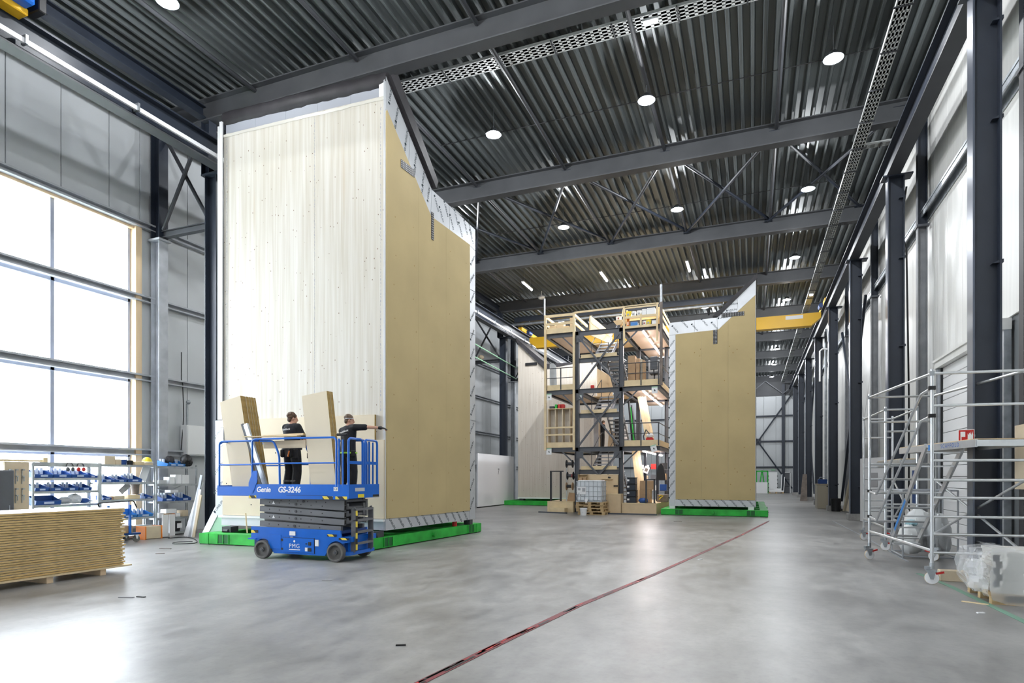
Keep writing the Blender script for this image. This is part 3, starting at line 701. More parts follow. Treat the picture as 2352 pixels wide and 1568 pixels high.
for k in range(14): sp.append((4.25+random.uniform(-.04, .04), .95+k*.56, .95+random.uniform(-.1, .1)))
for k in range(11): sp.append((.25+k*.36, .56+random.uniform(-.04, .04), -.85))
for k, (a, z) in enumerate([(.18, 10.85), (.45, 10.55), (.38, 10.2), (.85, 10.2), (.78, 9.85), (1.25, 9.85), (1.2, 9.45), (1.6, 9.5), (1.55, 9.15), (1.85, 9.2)]): sp.append((a, z, 1.35))
for a, z in [(2.25, 9.05), (2.5, 8.85), (2.75, 9.1), (3.05, 8.85), (3.3, 9.08), (3.55, 8.82), (3.85, 9.0), (4.2, 8.85), (4.1, 9.1)]: sp.append((a, z, -1.05))
lettering(M1, sp, S(0, 0, .0225), eS, UP)
b = MB(); rr = random.Random(8)                       # screw heads and stamps on the tan side
for k in range(9):
    for j in range(5):
        a, z = .3+j*.88+rr.uniform(-.1, .1), 1.0+k*.88+rr.uniform(-.15, .15)
        if z < topz(min(a, 4.0))-.15: b.add([S(a+x, z+y, .0365) for x, y in ((-.014, -.014), (.014, -.014), (.014, .014), (-.014, .014))], [(0, 1, 2, 3)])
build('screw_head', b, 'tan_edge', M1)['kind'] = 'stuff'
perforated(M1, S(0, 0), eS, UP, nS, .58, 1.16, 9.30, 9.50, 9, 4)
perforated(M1, S(0, 0), eS, UP, nS, 1.95, 2.07, 8.02, 8.75, 3, 12)
# front: two cross-laminated timber slabs with a taped seam
build('front_slab', MB().prism([Fp(.02, .44), Fp(1.98, .44), Fp(1.98, 10.72), Fp(.02, 10.74)], nF*-.16), 'clt', M1)
build('front_slab', MB().prism([Fp(1.985, .44), Fp(4.80, .44), Fp(4.80, 10.67), Fp(1.985, 10.72)], nF*-.16), 'clt', M1)
for a in (1.98, .12, 4.70):
    b = MB(); rr = random.Random(int(a*10))
    for k in range(86):
        z = 3.3+k*.086
        if z < 10.6: b.add([Fp(a+x+rr.uniform(-.012, .012), z+y, .002) for x, y in ((-.006, -.03), (.006, -.03), (.006, .03), (-.006, .03))], [(0, 1, 2, 3)])
    build('seam_tape_print', b, 'print_grey', M1)['kind'] = 'stuff'
build('corner_bead', MB().prism([Fp(0, .44), Fp(.035, .44), Fp(.035, 11.1), Fp(0, 11.15)], nF*.012), 'foil', M1)
b = MB(); pts = []; rr = random.Random(2)              # crumpled top foil along the front
N = 40; mat('tape_foil', (.60, .58, .52), .4)
for k in range(N+1):
    a = 4.8*k/N; z = 10.70-.012*a; pts.append((a, z-.05+rr.uniform(-.015, .01), z+.015+rr.uniform(-.01, .02)))
for (a0, l0, h0), (a1, l1, h1) in zip(pts[:-1], pts[1:]):
    b.add([Fp(a0, l0, .006), Fp(a1, l1, .006), Fp(a1, h1, .012), Fp(a0, h0, .012)], [(0, 1, 2, 3)])
build('top_foil', b, 'tape_foil', M1)
mat('flash_grey', (.36, .38, .43), .5)
for k in range(5): build('flashing_board', MB().prism([Fp(.04+k*.95, 10.70, -.06), Fp(.985+k*.95, 10.70, -.06), Fp(.985+k*.95, 10.99, -.06), Fp(.04+k*.95, 10.99, -.06)], nF*-.05), 'flash_grey', M1)
# membrane roof: lumpy roll along the front and sheet over the sloping roof
b = MB(); rings = []; n = 12; rr = random.Random(4)
for k in range(33):
    a = -.02+4.86*k/32; c = Fp(a, 11.17-.01*a, -.12); ry, rz = .15+rr.uniform(-.015, .015), .20+rr.uniform(-.02, .02)
    rings.append([c+nF*(ry*math.cos(2*PI*i/n))+UP*(rz*math.sin(2*PI*i/n)) for i in range(n)])
b.add([p for r in rings for p in r], [(k*n+i, k*n+(i+1)%n, (k+1)*n+(i+1)%n, (k+1)*n+i) for k in range(32) for i in range(n)]+[tuple(range(n)), tuple(range(33*n-1, 32*n-1, -1))])
build('membrane_roll', b, 'membrane', M1, True)
build('roof_membrane', MB().prism([S(.0, 11.2, .03), S(.30, 11.42, .03), S(2.10, 9.66, .03), S(2.02, 9.37, .03)], nS*-4.8), 'membrane', M1)
build('membrane_flap', MB().prism([S(.05, 11.22, .03), S(.34, 11.40, .03), S(2.16, 9.62, .03), S(2.06, 9.40, .03)], nS*.10), 'membrane', M1)
build('roof_slab', MB().prism([S(2.05, 9.36, -.02), S(4.42, 9.17, -.02), S(4.42, 8.9, -.02), S(2.05, 8.9, -.02)], nS*-4.7), 'foil', M1)
build('back_wall', MB().prism([S(4.42, .44, 0), S(4.42, 9.15, 0), S(4.26, 9.15, 0), S(4.26, .44, 0)], nS*-4.75), 'clt', M1)
build('left_wall', MB().prism([Fp(4.80, .44, 0), Fp(4.80, 10.6, 0), Fp(4.80, 10.6, 0)-nF*4.3+UP*-1.6, Fp(4.80, .44, 0)-nF*4.3], eF*-.15), 'clt', M1)
build('floor_slab', MB().prism([Fp(.05, .44, -.02), Fp(4.75, .44, -.02), Fp(4.75, .44, -4.2), Fp(.05, .44, -4.2)], UP*.2), 'white', M1)
# left edge: white profile above, printed foil below
build('edge_profile', MB().prism([Fp(4.82, 3.2), Fp(4.90, 3.2), Fp(4.90, 11.0), Fp(4.82, 11.0)], nF*.05).prism([Fp(4.93, 3.2), Fp(4.98, 3.2), Fp(4.98, 10.9), Fp(4.93, 10.9)], nF*.03), 'white', M1)
build('foil_strip', MB().prism([Fp(4.80, .70), Fp(5.06, .70), Fp(5.06, 3.18), Fp(4.80, 3.18)], nF*.02), 'foil', M1)
lettering(M1, [(-4.93, z, .85) for z in (.95, 1.45, 1.95, 2.4, 2.9)], Fp(0, 0, .022), -eF, UP)
# pale insulation boards going up on the front, lower course and the course being fixed
for a0, a1, z0, z1, k in ((.0, 2.38, .71, 2.58, .06), (2.385, 4.79, .71, 2.58, .06), (.24, 3.82, 2.585, 3.18, .075)):
    build('insulation_board', MB().prism([Fp(a0, z0, .001), Fp(a1, z0, .001), Fp(a1, z1, .001), Fp(a0, z1, .001)], nF*k), 'tan_light', M1)
build('board_edge', MB().prism([Fp(.24, 2.585, .02), Fp(.234, 2.585, .02), Fp(.234, 3.18, .02), Fp(.24, 3.18, .02)], nF*.055), 'tan_edge', M1)
b = MB(); rr = random.Random(14)
for k in range(26):
    a_, z_ = rr.uniform(.1, 4.7), rr.uniform(.85, 2.4); b.add([Fp(a_+x, z_+y, .0625) for x, y in ((-.016, -.016), (.016, -.016), (.016, .016), (-.016, .016))], [(0, 1, 2, 3)])
build('screw_head', b, 'black', M1)['kind'] = 'stuff'
build('skirt_strip', MB().prism([Fp(.0, .645), Fp(4.9, .645), Fp(4.9, .70), Fp(.0, .70)], nF*.10), 'white', M1)
build('skirt_strip', MB().prism([Fp(.02, .44), Fp(4.85, .44), Fp(4.85, .64), Fp(.02, .64)], nF*.03), 'foil', M1)
for a, s in ((.2, 0), (4.5, 0)):
    c = Fp(a, 0, .1); build('foot_bracket', MB().box((c.x, c.y, .35), (.3, .25, .14)).cyl((c.x-.08, c.y-.13, .32), (c.x+.08, c.y-.13, .32), .04, 8), 'steel_dark', M1)
c = S(4.2, 0, -.1); build('foot_bracket', MB().box((c.x, c.y, .35), (.2, .2, .14)), 'steel_dark', M1)
c = S(3.4, 0, -.1); build('red_jack', MB().cyl((c.x, c.y, .28), (c.x, c.y, .43), .07, 10), 'red', M1)
# ------------------------------------------------------------------ module right of centre
frame_base('bright green steel transport frame under the tan module on the right', (-3.82, 27.9), (.62, 27.9), (-3.82, 38), (.62, 38), .26, cross=4)
M2 = thing('timber_module', 'tan boarded building module with slanting roof edge right of the stair tower', 'building module', (-1.6, 32, .4))
G = lambda x, z, k=0: V((x, 28.15-k, z))
o2 = [(-3.49, .40), (.14, .40), (.14, 10.22), (-1.45, 8.68), (-3.49, 8.63)]
build('front_core', MB().prism([G(x, z) for x, z in o2], (0, .15, 0)), 'white', M2)
for x0, x1 in ((-3.2, -2.09), (-2.09, -.98), (-.98, .12)):
    def tz(x): return 8.09+(x+3.2)/1.82*.06 if x < -1.38 else 8.15+(x+1.38)/1.5*1.34
    ks = [x0+.0015]+([-1.38] if x0 < -1.38 < x1 else [])+[x1-.0015]
    build('front_board', MB().prism([G(ks[0], .70), G(ks[-1], .70)]+[G(k, tz(k)) for k in ks[::-1]], (0, -.03, 0)), 'tan', M2)
f2 = [[(-3.49, .4), (-3.22, .4), (-3.22, 1.9), (-3.49, 1.9)], [(-3.49, 1.92), (-3.22, 1.92), (-3.22, 5.0), (-3.49, 5.0)], [(-3.49, 5.02), (-3.22, 5.02), (-3.22, 6.4), (-3.49, 6.4)], [(-3.49, 6.42), (-3.22, 6.42), (-3.22, 8.06), (-3.49, 8.06)],
      [(-3.49, 8.08), (-2.40, 8.11), (-2.40, 8.65), (-3.49, 8.63)], [(-2.38, 8.11), (-1.42, 8.14), (-1.45, 8.68), (-2.38, 8.65)], [(-1.40, 8.14), (-.60, 8.86), (-.60, 9.50), (-1.43, 8.70)], [(-.58, 8.88), (.14, 9.52), (.14, 10.22), (-.58, 9.52)],
      [(-3.20, .4), (.14, .4), (.14, .68), (-3.20, .68)]]
for f in f2: build('foil_strip', MB().prism([G(x, z) for x, z in f], (0, -.018, 0)), 'foil', M2)
sp = [(-3.35, .95+k*.45, .95) for k in range(16)]+[(-2.9+k*.36, .54, -.85) for k in range(9)]+[(-3.2+k*.42, 8.38+(.1 if k % 2 else -.08), -.9) for k in range(5)]
sp += [(-1.15, 8.65, .05), (-.8, 8.95, .05), (-1.0, 8.85, .05), (-.75, 9.2, .05)]
lettering(M2, sp, V((0, 28.15-.0205, 0)), (1, 0, 0), (0, 0, 1))
perforated(M2, V((0, 28.15, 0)), V((1, 0, 0)), UP, V((0, -1, 0)), -1.25, -.32, 8.66, 8.84, 14, 4)
perforated(M2, V((0, 28.15, 0)), V((1, 0, 0)), UP, V((0, -1, 0)), -1.60, -1.42, 7.53, 8.14, 3, 10)
b = MB(); rr = random.Random(5)
for k in range(30):
    x, z = rr.uniform(-3.0, 0), rr.uniform(1, 7.6); b.add([G(x+p, z+q, .032) for p, q in ((-.02, -.02), (.02, -.02), (.02, .02), (-.02, .02))], [(0, 1, 2, 3)])
build('screw_head', b, 'tan_edge', M2)['kind'] = 'stuff'
build('side_wall', MB().bb(-.02, .14, 28.3, 37.5, .4, 8.4).bb(-.0, .16, 28.3, 28.5, .4, 10.0), 'membrane', M2)
build('far_side_wall', MB().bb(-3.49, -3.33, 28.3, 37.5, .4, 8.5), 'clt', M2)
build('back_wall', MB().bb(-3.33, -.02, 37.3, 37.5, .4, 8.5), 'clt', M2)
build('roof_membrane', MB().prism([(-1.62, 28.05, 8.74), (.20, 28.05, 10.40), (.20, 28.05, 10.20), (-1.40, 28.05, 8.70)], (0, 2.2, 0)), 'membrane', M2)
build('roof_slab', MB().prism([(-3.49, 28.16, 8.64), (-1.45, 28.16, 8.68), (-.02, 28.16, 8.5), (-3.49, 28.16, 8.5)], (0, 9.2, 0)), 'membrane', M2)
for x in (-3.35, -.05): build('foot_block', MB().bb(x-.12, x+.12, 28.12, 28.5, .28, .40), 'white', M2)
# ------------------------------------------------------------------ timber module behind the tower
frame_base('green transport frame with grey end under the pale timber module behind the tower', (-14.0, 34.1), (-8.2, 34.1), (-14.0, 39.5), (-8.2, 39.5), .26, cross=1, detail=False)
M3 = thing('timber_module', 'pale wooden module with black roof membrane standing behind the stair tower', 'building module', (-10.9, 37, .4))
jx = [-13.21, -12.05, -10.75, -9.6, -8.4]
def t3(x): return 9.75-(x+13.21)*.97 if x < -11.5 else 8.09+(x+11.5)*.12
for x0, x1 in zip(jx[:-1], jx[1:]):
    ks = [x0+.002]+([-11.5] if x0 < -11.5 < x1 else [])+[x1-.002]
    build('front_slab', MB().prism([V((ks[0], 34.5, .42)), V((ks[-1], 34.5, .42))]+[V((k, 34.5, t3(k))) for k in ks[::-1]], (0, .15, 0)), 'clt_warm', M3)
build('skirt_strip', MB().bb(-13.21, -8.4, 34.46, 34.5, .40, .47), 'white', M3)
for x in (-13, -8.7): build('foot_block', MB().bb(x-.12, x+.12, 34.5, 34.9, .28, .42), 'steel_dark', M3)
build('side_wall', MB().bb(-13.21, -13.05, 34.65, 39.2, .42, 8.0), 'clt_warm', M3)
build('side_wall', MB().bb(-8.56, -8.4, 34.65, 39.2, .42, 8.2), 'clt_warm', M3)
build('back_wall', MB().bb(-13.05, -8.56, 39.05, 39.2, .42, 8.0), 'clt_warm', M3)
build('roof_membrane', MB().prism([(-13.35, 34.35, 10.15), (-13.21, 34.35, 9.80), (-11.45, 34.35, 8.10), (-11.45, 34.35, 8.50)], (0, 2.5, 0)), 'membrane', M3)
build('roof_slab', MB().bb(-11.5, -8.4, 34.66, 39.2, 8.1, 8.45), 'membrane', M3)
build('vent_strip', MB().bb(-12.72, -12.0, 34.44, 34.5, 8.40, 8.56), 'black', M3)
# ------------------------------------------------------------------ white panel marked 7
P7 = thing('wall_panel', 'large white panel marked 7 standing by the window-side columns', 'panel', (-13.95, 33, 0))
build('panel_face', MB().prism([(-13.95, 30.3, .06), (-13.95, 35.7, .06), (-13.95, 35.7, 2.98), (-13.95, 30.3, 3.0)], (-.08, 0, 0)), 'white_gloss', P7)
build('foot_rail', MB().bb(-14.02, -13.96, 30.3, 35.7, 0, .06), 'black', P7)
b = MB(); put_text(b, textmesh('7', .5, 1, .0), (-13.945, 33.2, 2.0), (0, 1, 0), (0, 0, 1)); build('numeral', b, 'ink', P7)
# ================================================================== SCISSOR LIFT
LR = math.radians(3.2); LC = V((-8.655, 10.50, 0))
LIFT = thing('scissor_lift', 'blue and grey scissor lift with two workers in front of the large module', 'scissor lift', tuple(LC), LR)
LMx = RM[LIFT.name]
def lb(name, mb, m, parent=LIFT, smooth=False):          # mesh authored in the lift's own frame
    return build(name, mb.xf(LMx), m, parent, smooth)
prof = [(-1.2, .40), (-1.2, .64), (-1.17, .66), (1.0, .63), (1.02, .52), (1.22, .50), (1.22, .40), (1.13, .40), (1.1, .30)]
# body: near and far side plates with wheel arches, and a tray between
def arch(cx, r, a0, a1, n=8): return [(cx+r*math.cos(a0+(a1-a0)*k/n), .19+r*math.sin(a0+(a1-a0)*k/n)) for k in range(n+1)]
side = [(-1.2, .42), (-1.2, .66), (.98, .63), (1.0, .50), (1.2, .49), (1.2, .40)] + arch(.89, .225, PI*.30, PI, 8) + [(.62, .11), (-.62, .12)] + arch(-.89, .225, 0, PI*.72, 8)
side = [(x, z) for x, z in side]
for y0, y1 in ((-.50, -.46), (.46, .50)):
    lb('chassis_side', MB().prism([(x, y0, z) for x, z in side], (0, y1-y0, 0)), 'blue')
lb('chassis_tray', MB().bb(-1.15, 1.05, -.46, .46, .14, .40).bb(-1.18, .98, -.46, .46, .56, .62), 'blue_dark')
lb('chassis_end', MB().bb(1.05, 1.18, -.46, .46, .13, .20).bb(1.0, 1.2, -.5, -.3, .40, .5).bb(1.0, 1.2, .3, .5, .40, .5).bb(.98, 1.10, -.34, .34, .20, .50), 'blue')
lb('step_lip', MB().bb(-1.25, -1.05, -.54, -.46, .39, .42), 'blue')
wheel = MB().lathe((0, 0, 0), [(.0, -.02), (.03, -.055), (.045, -.055), (.045, -.01), (.135, -.005), (.15, -.06), (.165, -.062), (.188, -.055), (.19, -.04), (.19, .055), (.17, .06), (.0, .06)], 28, (0, 1, 0))
wme = mesh_of(wheel, 'wheel', 'rubber', True)
hub = mesh_of(MB().lathe((0, 0, 0), [(.0, -.066), (.022, -.066), (.028, -.05), (.05, -.045), (.05, -.02)], 14, (0, 1, 0)), 'hub', 'steel_grey', True)
for x in (-.89, .89):
    for y, s in ((-.50, 1), (.50, -1)):
        w = link('wheel', wme, LIFT, (x, y, .19), (0, 0, 0 if s > 0 else PI)); link('hub', hub, w)
        RM[w.name] = LMx
# near side panel doors, decals and lettering
yn = -.503
lb('battery_door', MB().cbox((-.60, yn, .36), (.32, .012, .30), .004), 'blue'); 
dr_ = lb('tray_door', MB().cbox((-.01, yn-.004, .30), (.76, .018, .30), .006), 'blue')
lb('door_gap', MB().bb(.372, .385, yn-.003, yn+.01, .14, .46).bb(-.40, .372, yn-.003, yn+.01, .452, .458), 'black')
lb('latch', MB().cbox((-.405, yn-.008, .40), (.05, .02, .05), .004), 'black'); lb('latch', MB().cbox((-.405, yn-.008, .22), (.05, .02, .04), .004), 'black')
lb('latch', MB().cbox((.27, yn-.014, .345), (.07, .015, .07), .004), 'black'); lb('latch', MB().cbox((.265, yn-.014, .225), (.09, .015, .07), .004), 'black')
lb('latch', MB().cbox((.19, yn-.014, .34), (.04, .015, .02), .004), 'black')
b = MB(); put_text(b, textmesh('PMG', .125, 1.1, 0), (-.10, yn-.015, .285), (1, 0, 0), (0, 0, 1)); b.bb(-.23, .04, yn-.0155, yn-.0145, .205, .222)
b.lathe((-.10, yn-.0145, .385), [(.0, 0), (.024, 0), (.024, .001), (.0, .001)], 16, (0, -1, 0)); lb('lettering', b, 'white')
for x0, x1, z0, z1 in ((-.22, -.08, .50, .585), (.16, .24, .19, .265), (.40, .48, .30, .43), (-.2, -.14, .462, .474)):
    lb('decal', MB().bb(x0, x1, yn-.0158, yn-.0148 if z1 < .3 and x1 < .3 else yn+.001, z0, z1), 'white')
for x0, x1, y0, y1, z0, z1 in ((-1.195, -1.02, -.507, -.503, .53, .585), (.68, .90, -.507, -.503, .505, .55), (.95, 1.18, -.507, -.503, .445, .485)):
    lb('hazard_strip', MB().bb(x0, x1, y0, y1, z0, z1), 'hazard')
# scissor arms
n = 4; zb, zt = .66, 1.25; st = (zt-zb)/n
for k in range(n+1):
    zc = zb+st*k+.0
    for y in (-.40, .40):
        p, q = ((-1.03, y, zc+.08), (1.03, y, zc-.02))
        if k == 0: p, q = (-1.03, y, zc+.065), (.95, y, zc-.01)
        if k == n: p, q = (-.7, y, zc-.03), (1.03, y, zc-.075)
        a_ = lb('scissor_arm', MB().bar(p, q, .075, .115), 'scissor_grey')
        if y < 0:
            if k in (1, 2, 3, 4): lb('arm_end', MB().bar(V(q)-V((.0, 0, 0)), V(q)+V((.004, 0, 0)), .055, .085), 'black', a_)
            for f in (.12, .24, .36, .50, .62, .75):
                c = V(p).lerp(V(q), f); lb('pin_hole', MB().cyl(c+V((0, -.0385, 0)), c+V((0, -.041, 0)), .013, 8), 'black', a_)
            c = V(p).lerp(V(q), .44); lb('pivot', MB().cyl(c+V((0, -.03, 0)), c+V((0, -.05, 0)), .028, 10), 'steel_dark', a_)
            if k in (1, 3): 
                c = V(p).lerp(V(q), .17); b = MB(); b.add([c+V((x, -.0405, z)) for x, z in ((-.035, -.03), (.035, -.03), (0, .035))], [(0, 1, 2)]); lb('warning_triangle', b, 'white', a_)
    for y in (-.30, .30):
        if 0 < k < n+1: lb('inner_arm', MB().bar((-1.0, y, zc-.04), (1.03, y, zc+.0), .07, .11), 'scissor_grey')
    if k: lb('cross_shaft', MB().cyl((.99, -.36, zc-.03), (.99, .36, zc-.03), .035, 10), 'scissor_grey')
# ladder at the end
for y in (-.33, .30):
    lb('ladder_rail', MB().prism([(1.12, y, .12), (1.24, y, .22), (1.24, y, 1.02), (1.20, y, 1.10), (1.12, y, 1.06)], (0, .02, 0)), 'scissor_grey')
lb('hazard_strip', MB().bb(1.236, 1.246, -.345, -.29, .22, 1.02), 'hazard')
for z in (.33, .56, .80, 1.02): lb('ladder_rung', MB().bb(1.17, 1.24, -.33, .32, z, z+.045), 'scissor_grey')
# platform
T0, T1 = 1.27, 1.55
lb('deck', MB().bb(-1.2, 1.2, -.55, .55, 1.28, 1.33), 'steel_grey')
lb('toe_board', MB().bb(-1.2, 1.2, -.575, -.55, T0-.02, T1), 'blue'); lb('toe_board', MB().bb(-1.2, 1.2, .55, .575, T0, T1-.05), 'blue')
lb('toe_board', MB().bb(1.2, 1.225, -.575, .575, T0-.0, T1), 'blue')
lb('slot', MB().bb(-.25, .75, -.578, -.574, T0+.055, T0+.062), 'black')
lb('extension_deck', MB().bb(-2.05, -1.2, -.50, .50, 1.30, 1.35).bb(-2.05, -1.2, -.525, -.50, 1.32, 1.50).bb(-2.05, -1.2, -.535, -.50, 1.31, 1.34).bb(-2.05, -1.2, .50, .525, 1.32, 1.50).bb(-2.07, -2.03, -.525, .525, 1.30, 1.52), 'blue')
lb('hinge_plate', MB().prism([(-1.19, -.585, 1.36), (-1.09, -.585, 1.36), (-.98, -.585, 1.60), (-.98, -.585, 1.83), (-1.08, -.585, 1.83), (-1.19, -.585, 1.58)], (0, .02, 0)), 'blue')
b = MB(); put_text(b, textmesh('Genie', .155, .95, .004, .15), (-.82, -.5765, 1.435), (1, 0, 0), (0, 0, 1)); lb('lettering', b, 'white')
b = MB(); put_text(b, textmesh('GS-3246', .165, .95, .005, .12), (-.18, -.5765, 1.435), (1, 0, 0), (0, 0, 1)); lb('lettering', b, 'white')
b = MB(); put_text(b, textmesh('CE', .07, 1, .001), (.93, -.5785, 1.46), (1, 0, 0), (0, 0, 1)); lb('decal', MB().bb(.88, .98, -.578, -.574, 1.42, 1.50), 'white'); lb('lettering', b, 'ink')
for x0, x1, yy in ((-1.19, -1.0, -.578), (.62, .86, -.578), (.92, 1.19, -.578)): lb('hazard_strip', MB().bb(x0, x1, yy-.002, yy, T0-.015, T0+.045), 'hazard')
lb('hazard_strip', MB().bb(1.226, 1.229, .32, .56, T0+.01, T0+.06), 'hazard'); lb('yellow_plate', MB().bb(1.226, 1.229, -.25, -.02, T0+.01, T0+.08), 'yellow_b')
lb('decal', MB().bb(1.2262, 1.228, -.35, .0, T0+.14, T0+.21), 'foil')
def loop(pts, r=.02, rc=.09, n=5):      # polyline with rounded corners
    out = [V(pts[0])]
    for a, b_, c in zip(pts[:-2], pts[1:-1], pts[2:]):
        a, b_, c = V(a), V(b_), V(c); u, v = (a-b_).normalized(), (c-b_).normalized()
        for k in range(n+1):
            t = k/n; out.append((b_+u*rc)*(1-t)**2+b_*2*t*(1-t)+(b_+v*rc)*t**2)
    out.append(V(pts[-1])); return MB().path(out, r, 8)
for s in (-1, 1):
    y = s*.56; z = 2.49
    lb('guard_rail', loop([(-1.12, y, 1.5), (-1.12, y, z), (.93, y, z), (.93, y, 1.5)]), 'blue', smooth=True)
    lb('mid_rail', MB().cyl((-1.12, y, 1.98), (.93, y, 1.98), .016, 8), 'blue')
    y2 = s*.51
    lb('extension_rail', loop([(-2.03, y2, 1.45), (-2.03, y2, 2.46), (-1.0, y2, 2.46)]), 'blue', smooth=True)
    lb('mid_rail', MB().cyl((-2.03, y2, 1.96), (-1.0, y2, 1.96), .016, 8), 'blue')
    lb('guard_post', loop([(-.95, y2, 2.45), (-.62, y2, 2.45), (-.48, y2, 2.15), (-.46, y2, 1.45)], .022), 'blue', smooth=True)
    lb('guard_post', MB().cyl((.99, y, 1.5), (.99, y, 2.46), .022, 8).cyl((1.08, y, 1.5), (1.08, y, 2.44), .018, 8), 'blue')
lb('extension_rail', loop([(-2.03, -.51, 2.40), (-2.03, -.4, 2.46), (-2.03, .4, 2.46), (-2.03, .51, 2.40)], .02, .04), 'blue', smooth=True)
lb('mid_rail', MB().cyl((-2.03, -.51, 1.96), (-2.03, .51, 1.96), .016, 8), 'blue')
for y0, y1 in ((-.53, -.02), (.06, .55)):
    lb('gate_frame', loop([(1.19, y0, 1.52), (1.19, y0, 2.47), (1.19, y1, 2.47), (1.19, y1, 1.52)], .024), 'blue', smooth=True)
    lb('gate_bar', MB().bb(1.18, 1.20, y0, y1, 1.96, 2.02), 'blue')
lb('grab_bar', MB().cbox((1.02, -.5, 2.545), (.26, .05, .05), .02), 'black')
lb('control_box', MB().cbox((-.42, .50, 2.36), (.16, .10, .26), .01), 'blue'); lb('control_handle', MB().cbox((-.40, .44, 2.17), (.16, .12, .12), .01), 'tarp')
lb('lift_lug', MB().bb(.25, .34, .50, .54, 1.5, 1.80), 'blue_dark')
# ------------------------------------------------------------------ boards standing on the lift
def leaning_stack(x0, y0, z0, w, h, t, n, tilt, gap, name, label, group, m='tan_light', jx=None):
    rr = random.Random(n)
    me = MB().box((w/2, 0, h/2), (w, t, h)); M_ = mesh_of(me, name, m); M_.materials.append(MATS['tan_edge'])
    for p in M_.polygons:
        if abs(p.normal.y) < .5: p.material_index = 1
    for k in range(n):
        o = link(name, M_, None, (x0+rr.uniform(-.012, .012)+(jx(k) if jx else 0), y0+k*gap, z0), (0, -tilt, 0))
        tag(o, label[0] if k == 0 else label[1], 'board', group)
leaning_stack(-10.50, 10.13, 1.36, .60, 2.02, .045, 9, math.radians(11.2), .0485, 'insulation_board',
              ('front tan insulation board of the left stack leaning on the lift', 'tan insulation board behind the front one in the left stack on the lift'), 'left boards on the lift')
leaning_stack(-8.40, 10.14, 1.335, .63, 2.05, .045, 4, math.radians(7.0), .05, 'insulation_board',
              ('front tan insulation board of the right stack leaning on the lift', 'tan insulation board behind the front one in the right stack on the lift'), 'right boards on the lift')
for k in range(2):
    b = MB().bar((-9.55+.09*k, 10.02, 1.36), (-10.15+.09*k, 10.02, 2.83), .05 if k == 0 else .10, .05, up=(0, 1, 0)); solo('metal_strip', b, ['steel_dark', 'galv'][k], ['dark edged strip leaning against the left board stack on the lift', 'light grey metal strip leaning against the left board stack on the lift'][k], 'strip')
for k, (xa, ya, xb, yb, z, w_, m) in enumerate([(-10.0, 9.97, -8.7, 10.06, 2.545, .14, 'timber'), (-9.6, 10.12, -8.62, 10.13, 2.570, .12, 'ply'), (-9.3, 10.28, -8.66, 10.20, 2.595, .10, 'timber')]):
    solo('plank', MB().bar(LMx @ V((xa+8.655, ya-10.5, z)), LMx @ V((xb+8.655, yb-10.5, z)), w_, .022), m, ['long pale plank resting on the lift guard rail', 'middle pale plank resting on the lift guard rail', 'short pale plank resting on the lift guard rail behind the others'][k], 'plank', 'planks on the guard rail')
solo('insulation_offcut', MB().prism([(-9.62, 10.06, 2.30), (-8.55, 10.10, 2.30), (-8.55, 10.10, 2.46), (-9.62, 10.06, 2.46)], (0, .03, 0)), 'carton_pale', 'pale board offcut hanging inside the lift guard rail beside the workers', 'board')
# ================================================================== WORKERS
def remesh(mb, name, m, vox, smooth=6):
    me = mesh_of(mb, 'tmp', None); o = bpy.data.objects.new('tmp', me); COL.objects.link(o)
    md = o.modifiers.new('r', 'REMESH'); md.mode = 'VOXEL'; md.voxel_size = vox; md.use_smooth_shade = True
    s = o.modifiers.new('s', 'SMOOTH'); s.factor = .5; s.iterations = smooth
    out = bpy.data.meshes.new_from_object(o.evaluated_get(bpy.context.evaluated_depsgraph_get())); out.name = name
    bpy.data.objects.remove(o); bpy.data.meshes.remove(me); out.materials.clear(); out.materials.append(MATS[m])
    for p in out.polygons: p.use_smooth = True
    return out
def limb(b, pts, rad):
    for k in range(len(pts)-1): b.cyl(pts[k], pts[k+1], rad[k], 12, rad[k+1])
    for p, r in zip(pts, rad): b.ell(p, (r, r, r), 12, 8)
def rings(b, rows, n=18):
    vs = []
    for cx, cy, z, rx, ry in rows:
        for k in range(n): t = 2*PI*k/n; vs.append((cx+rx*math.cos(t), cy+ry*math.sin(t), z))
    m = len(rows)
    b.add(vs, [(i*n+k, i*n+(k+1)%n, (i+1)*n+(k+1)%n, (i+1)*n+k) for i in range(m-1) for k in range(n)]+[tuple(range(n-1, -1, -1)), tuple(range((m-1)*n, m*n))])
def hand(b, w, d, up, side, curl=.5):
    """palm and five separate fingers; w wrist, d hand direction, up back of the hand, side: thumb side sign"""
    d = V(d).normalized(); up = V(up); r = d.cross(up).normalized()*side; up = r.cross(d).normalized()*side
    if up.dot(V((0, 0, 1))) < 0: up = -up
    limb(b, [V(w), V(w)+d*.035], [.030, .036]); 
    for s in (-.024, -.008, .008, .024): limb(b, [V(w)+d*.03+r*s, V(w)+d*.088+r*s*1.15], [.017, .0125])
    for s, L in ((-.028, .060), (-.0095, .078), (.0095, .084), (.028, .076)):
        p0 = V(w)+d*.088+r*s*1.1; p1 = p0+(d*math.cos(curl)-up*math.sin(curl))*L*.5; p2 = p1+(d*math.cos(curl*2)-up*math.sin(curl*2))*L*.32; p3 = p2+(d*math.cos(curl*2.6)-up*math.sin(curl*2.6))*L*.25
        limb(b, [p0, p1, p2, p3], [.0105, .0098, .0090, .0080])
    q0 = V(w)+d*.03+r*.030; q1 = q0+(d*.7+r*.7)*.042; q2 = q1+(d*.95+r*.2-up*.25)*.036
    limb(b, [q0, q1, q2], [.014, .0115, .0095])
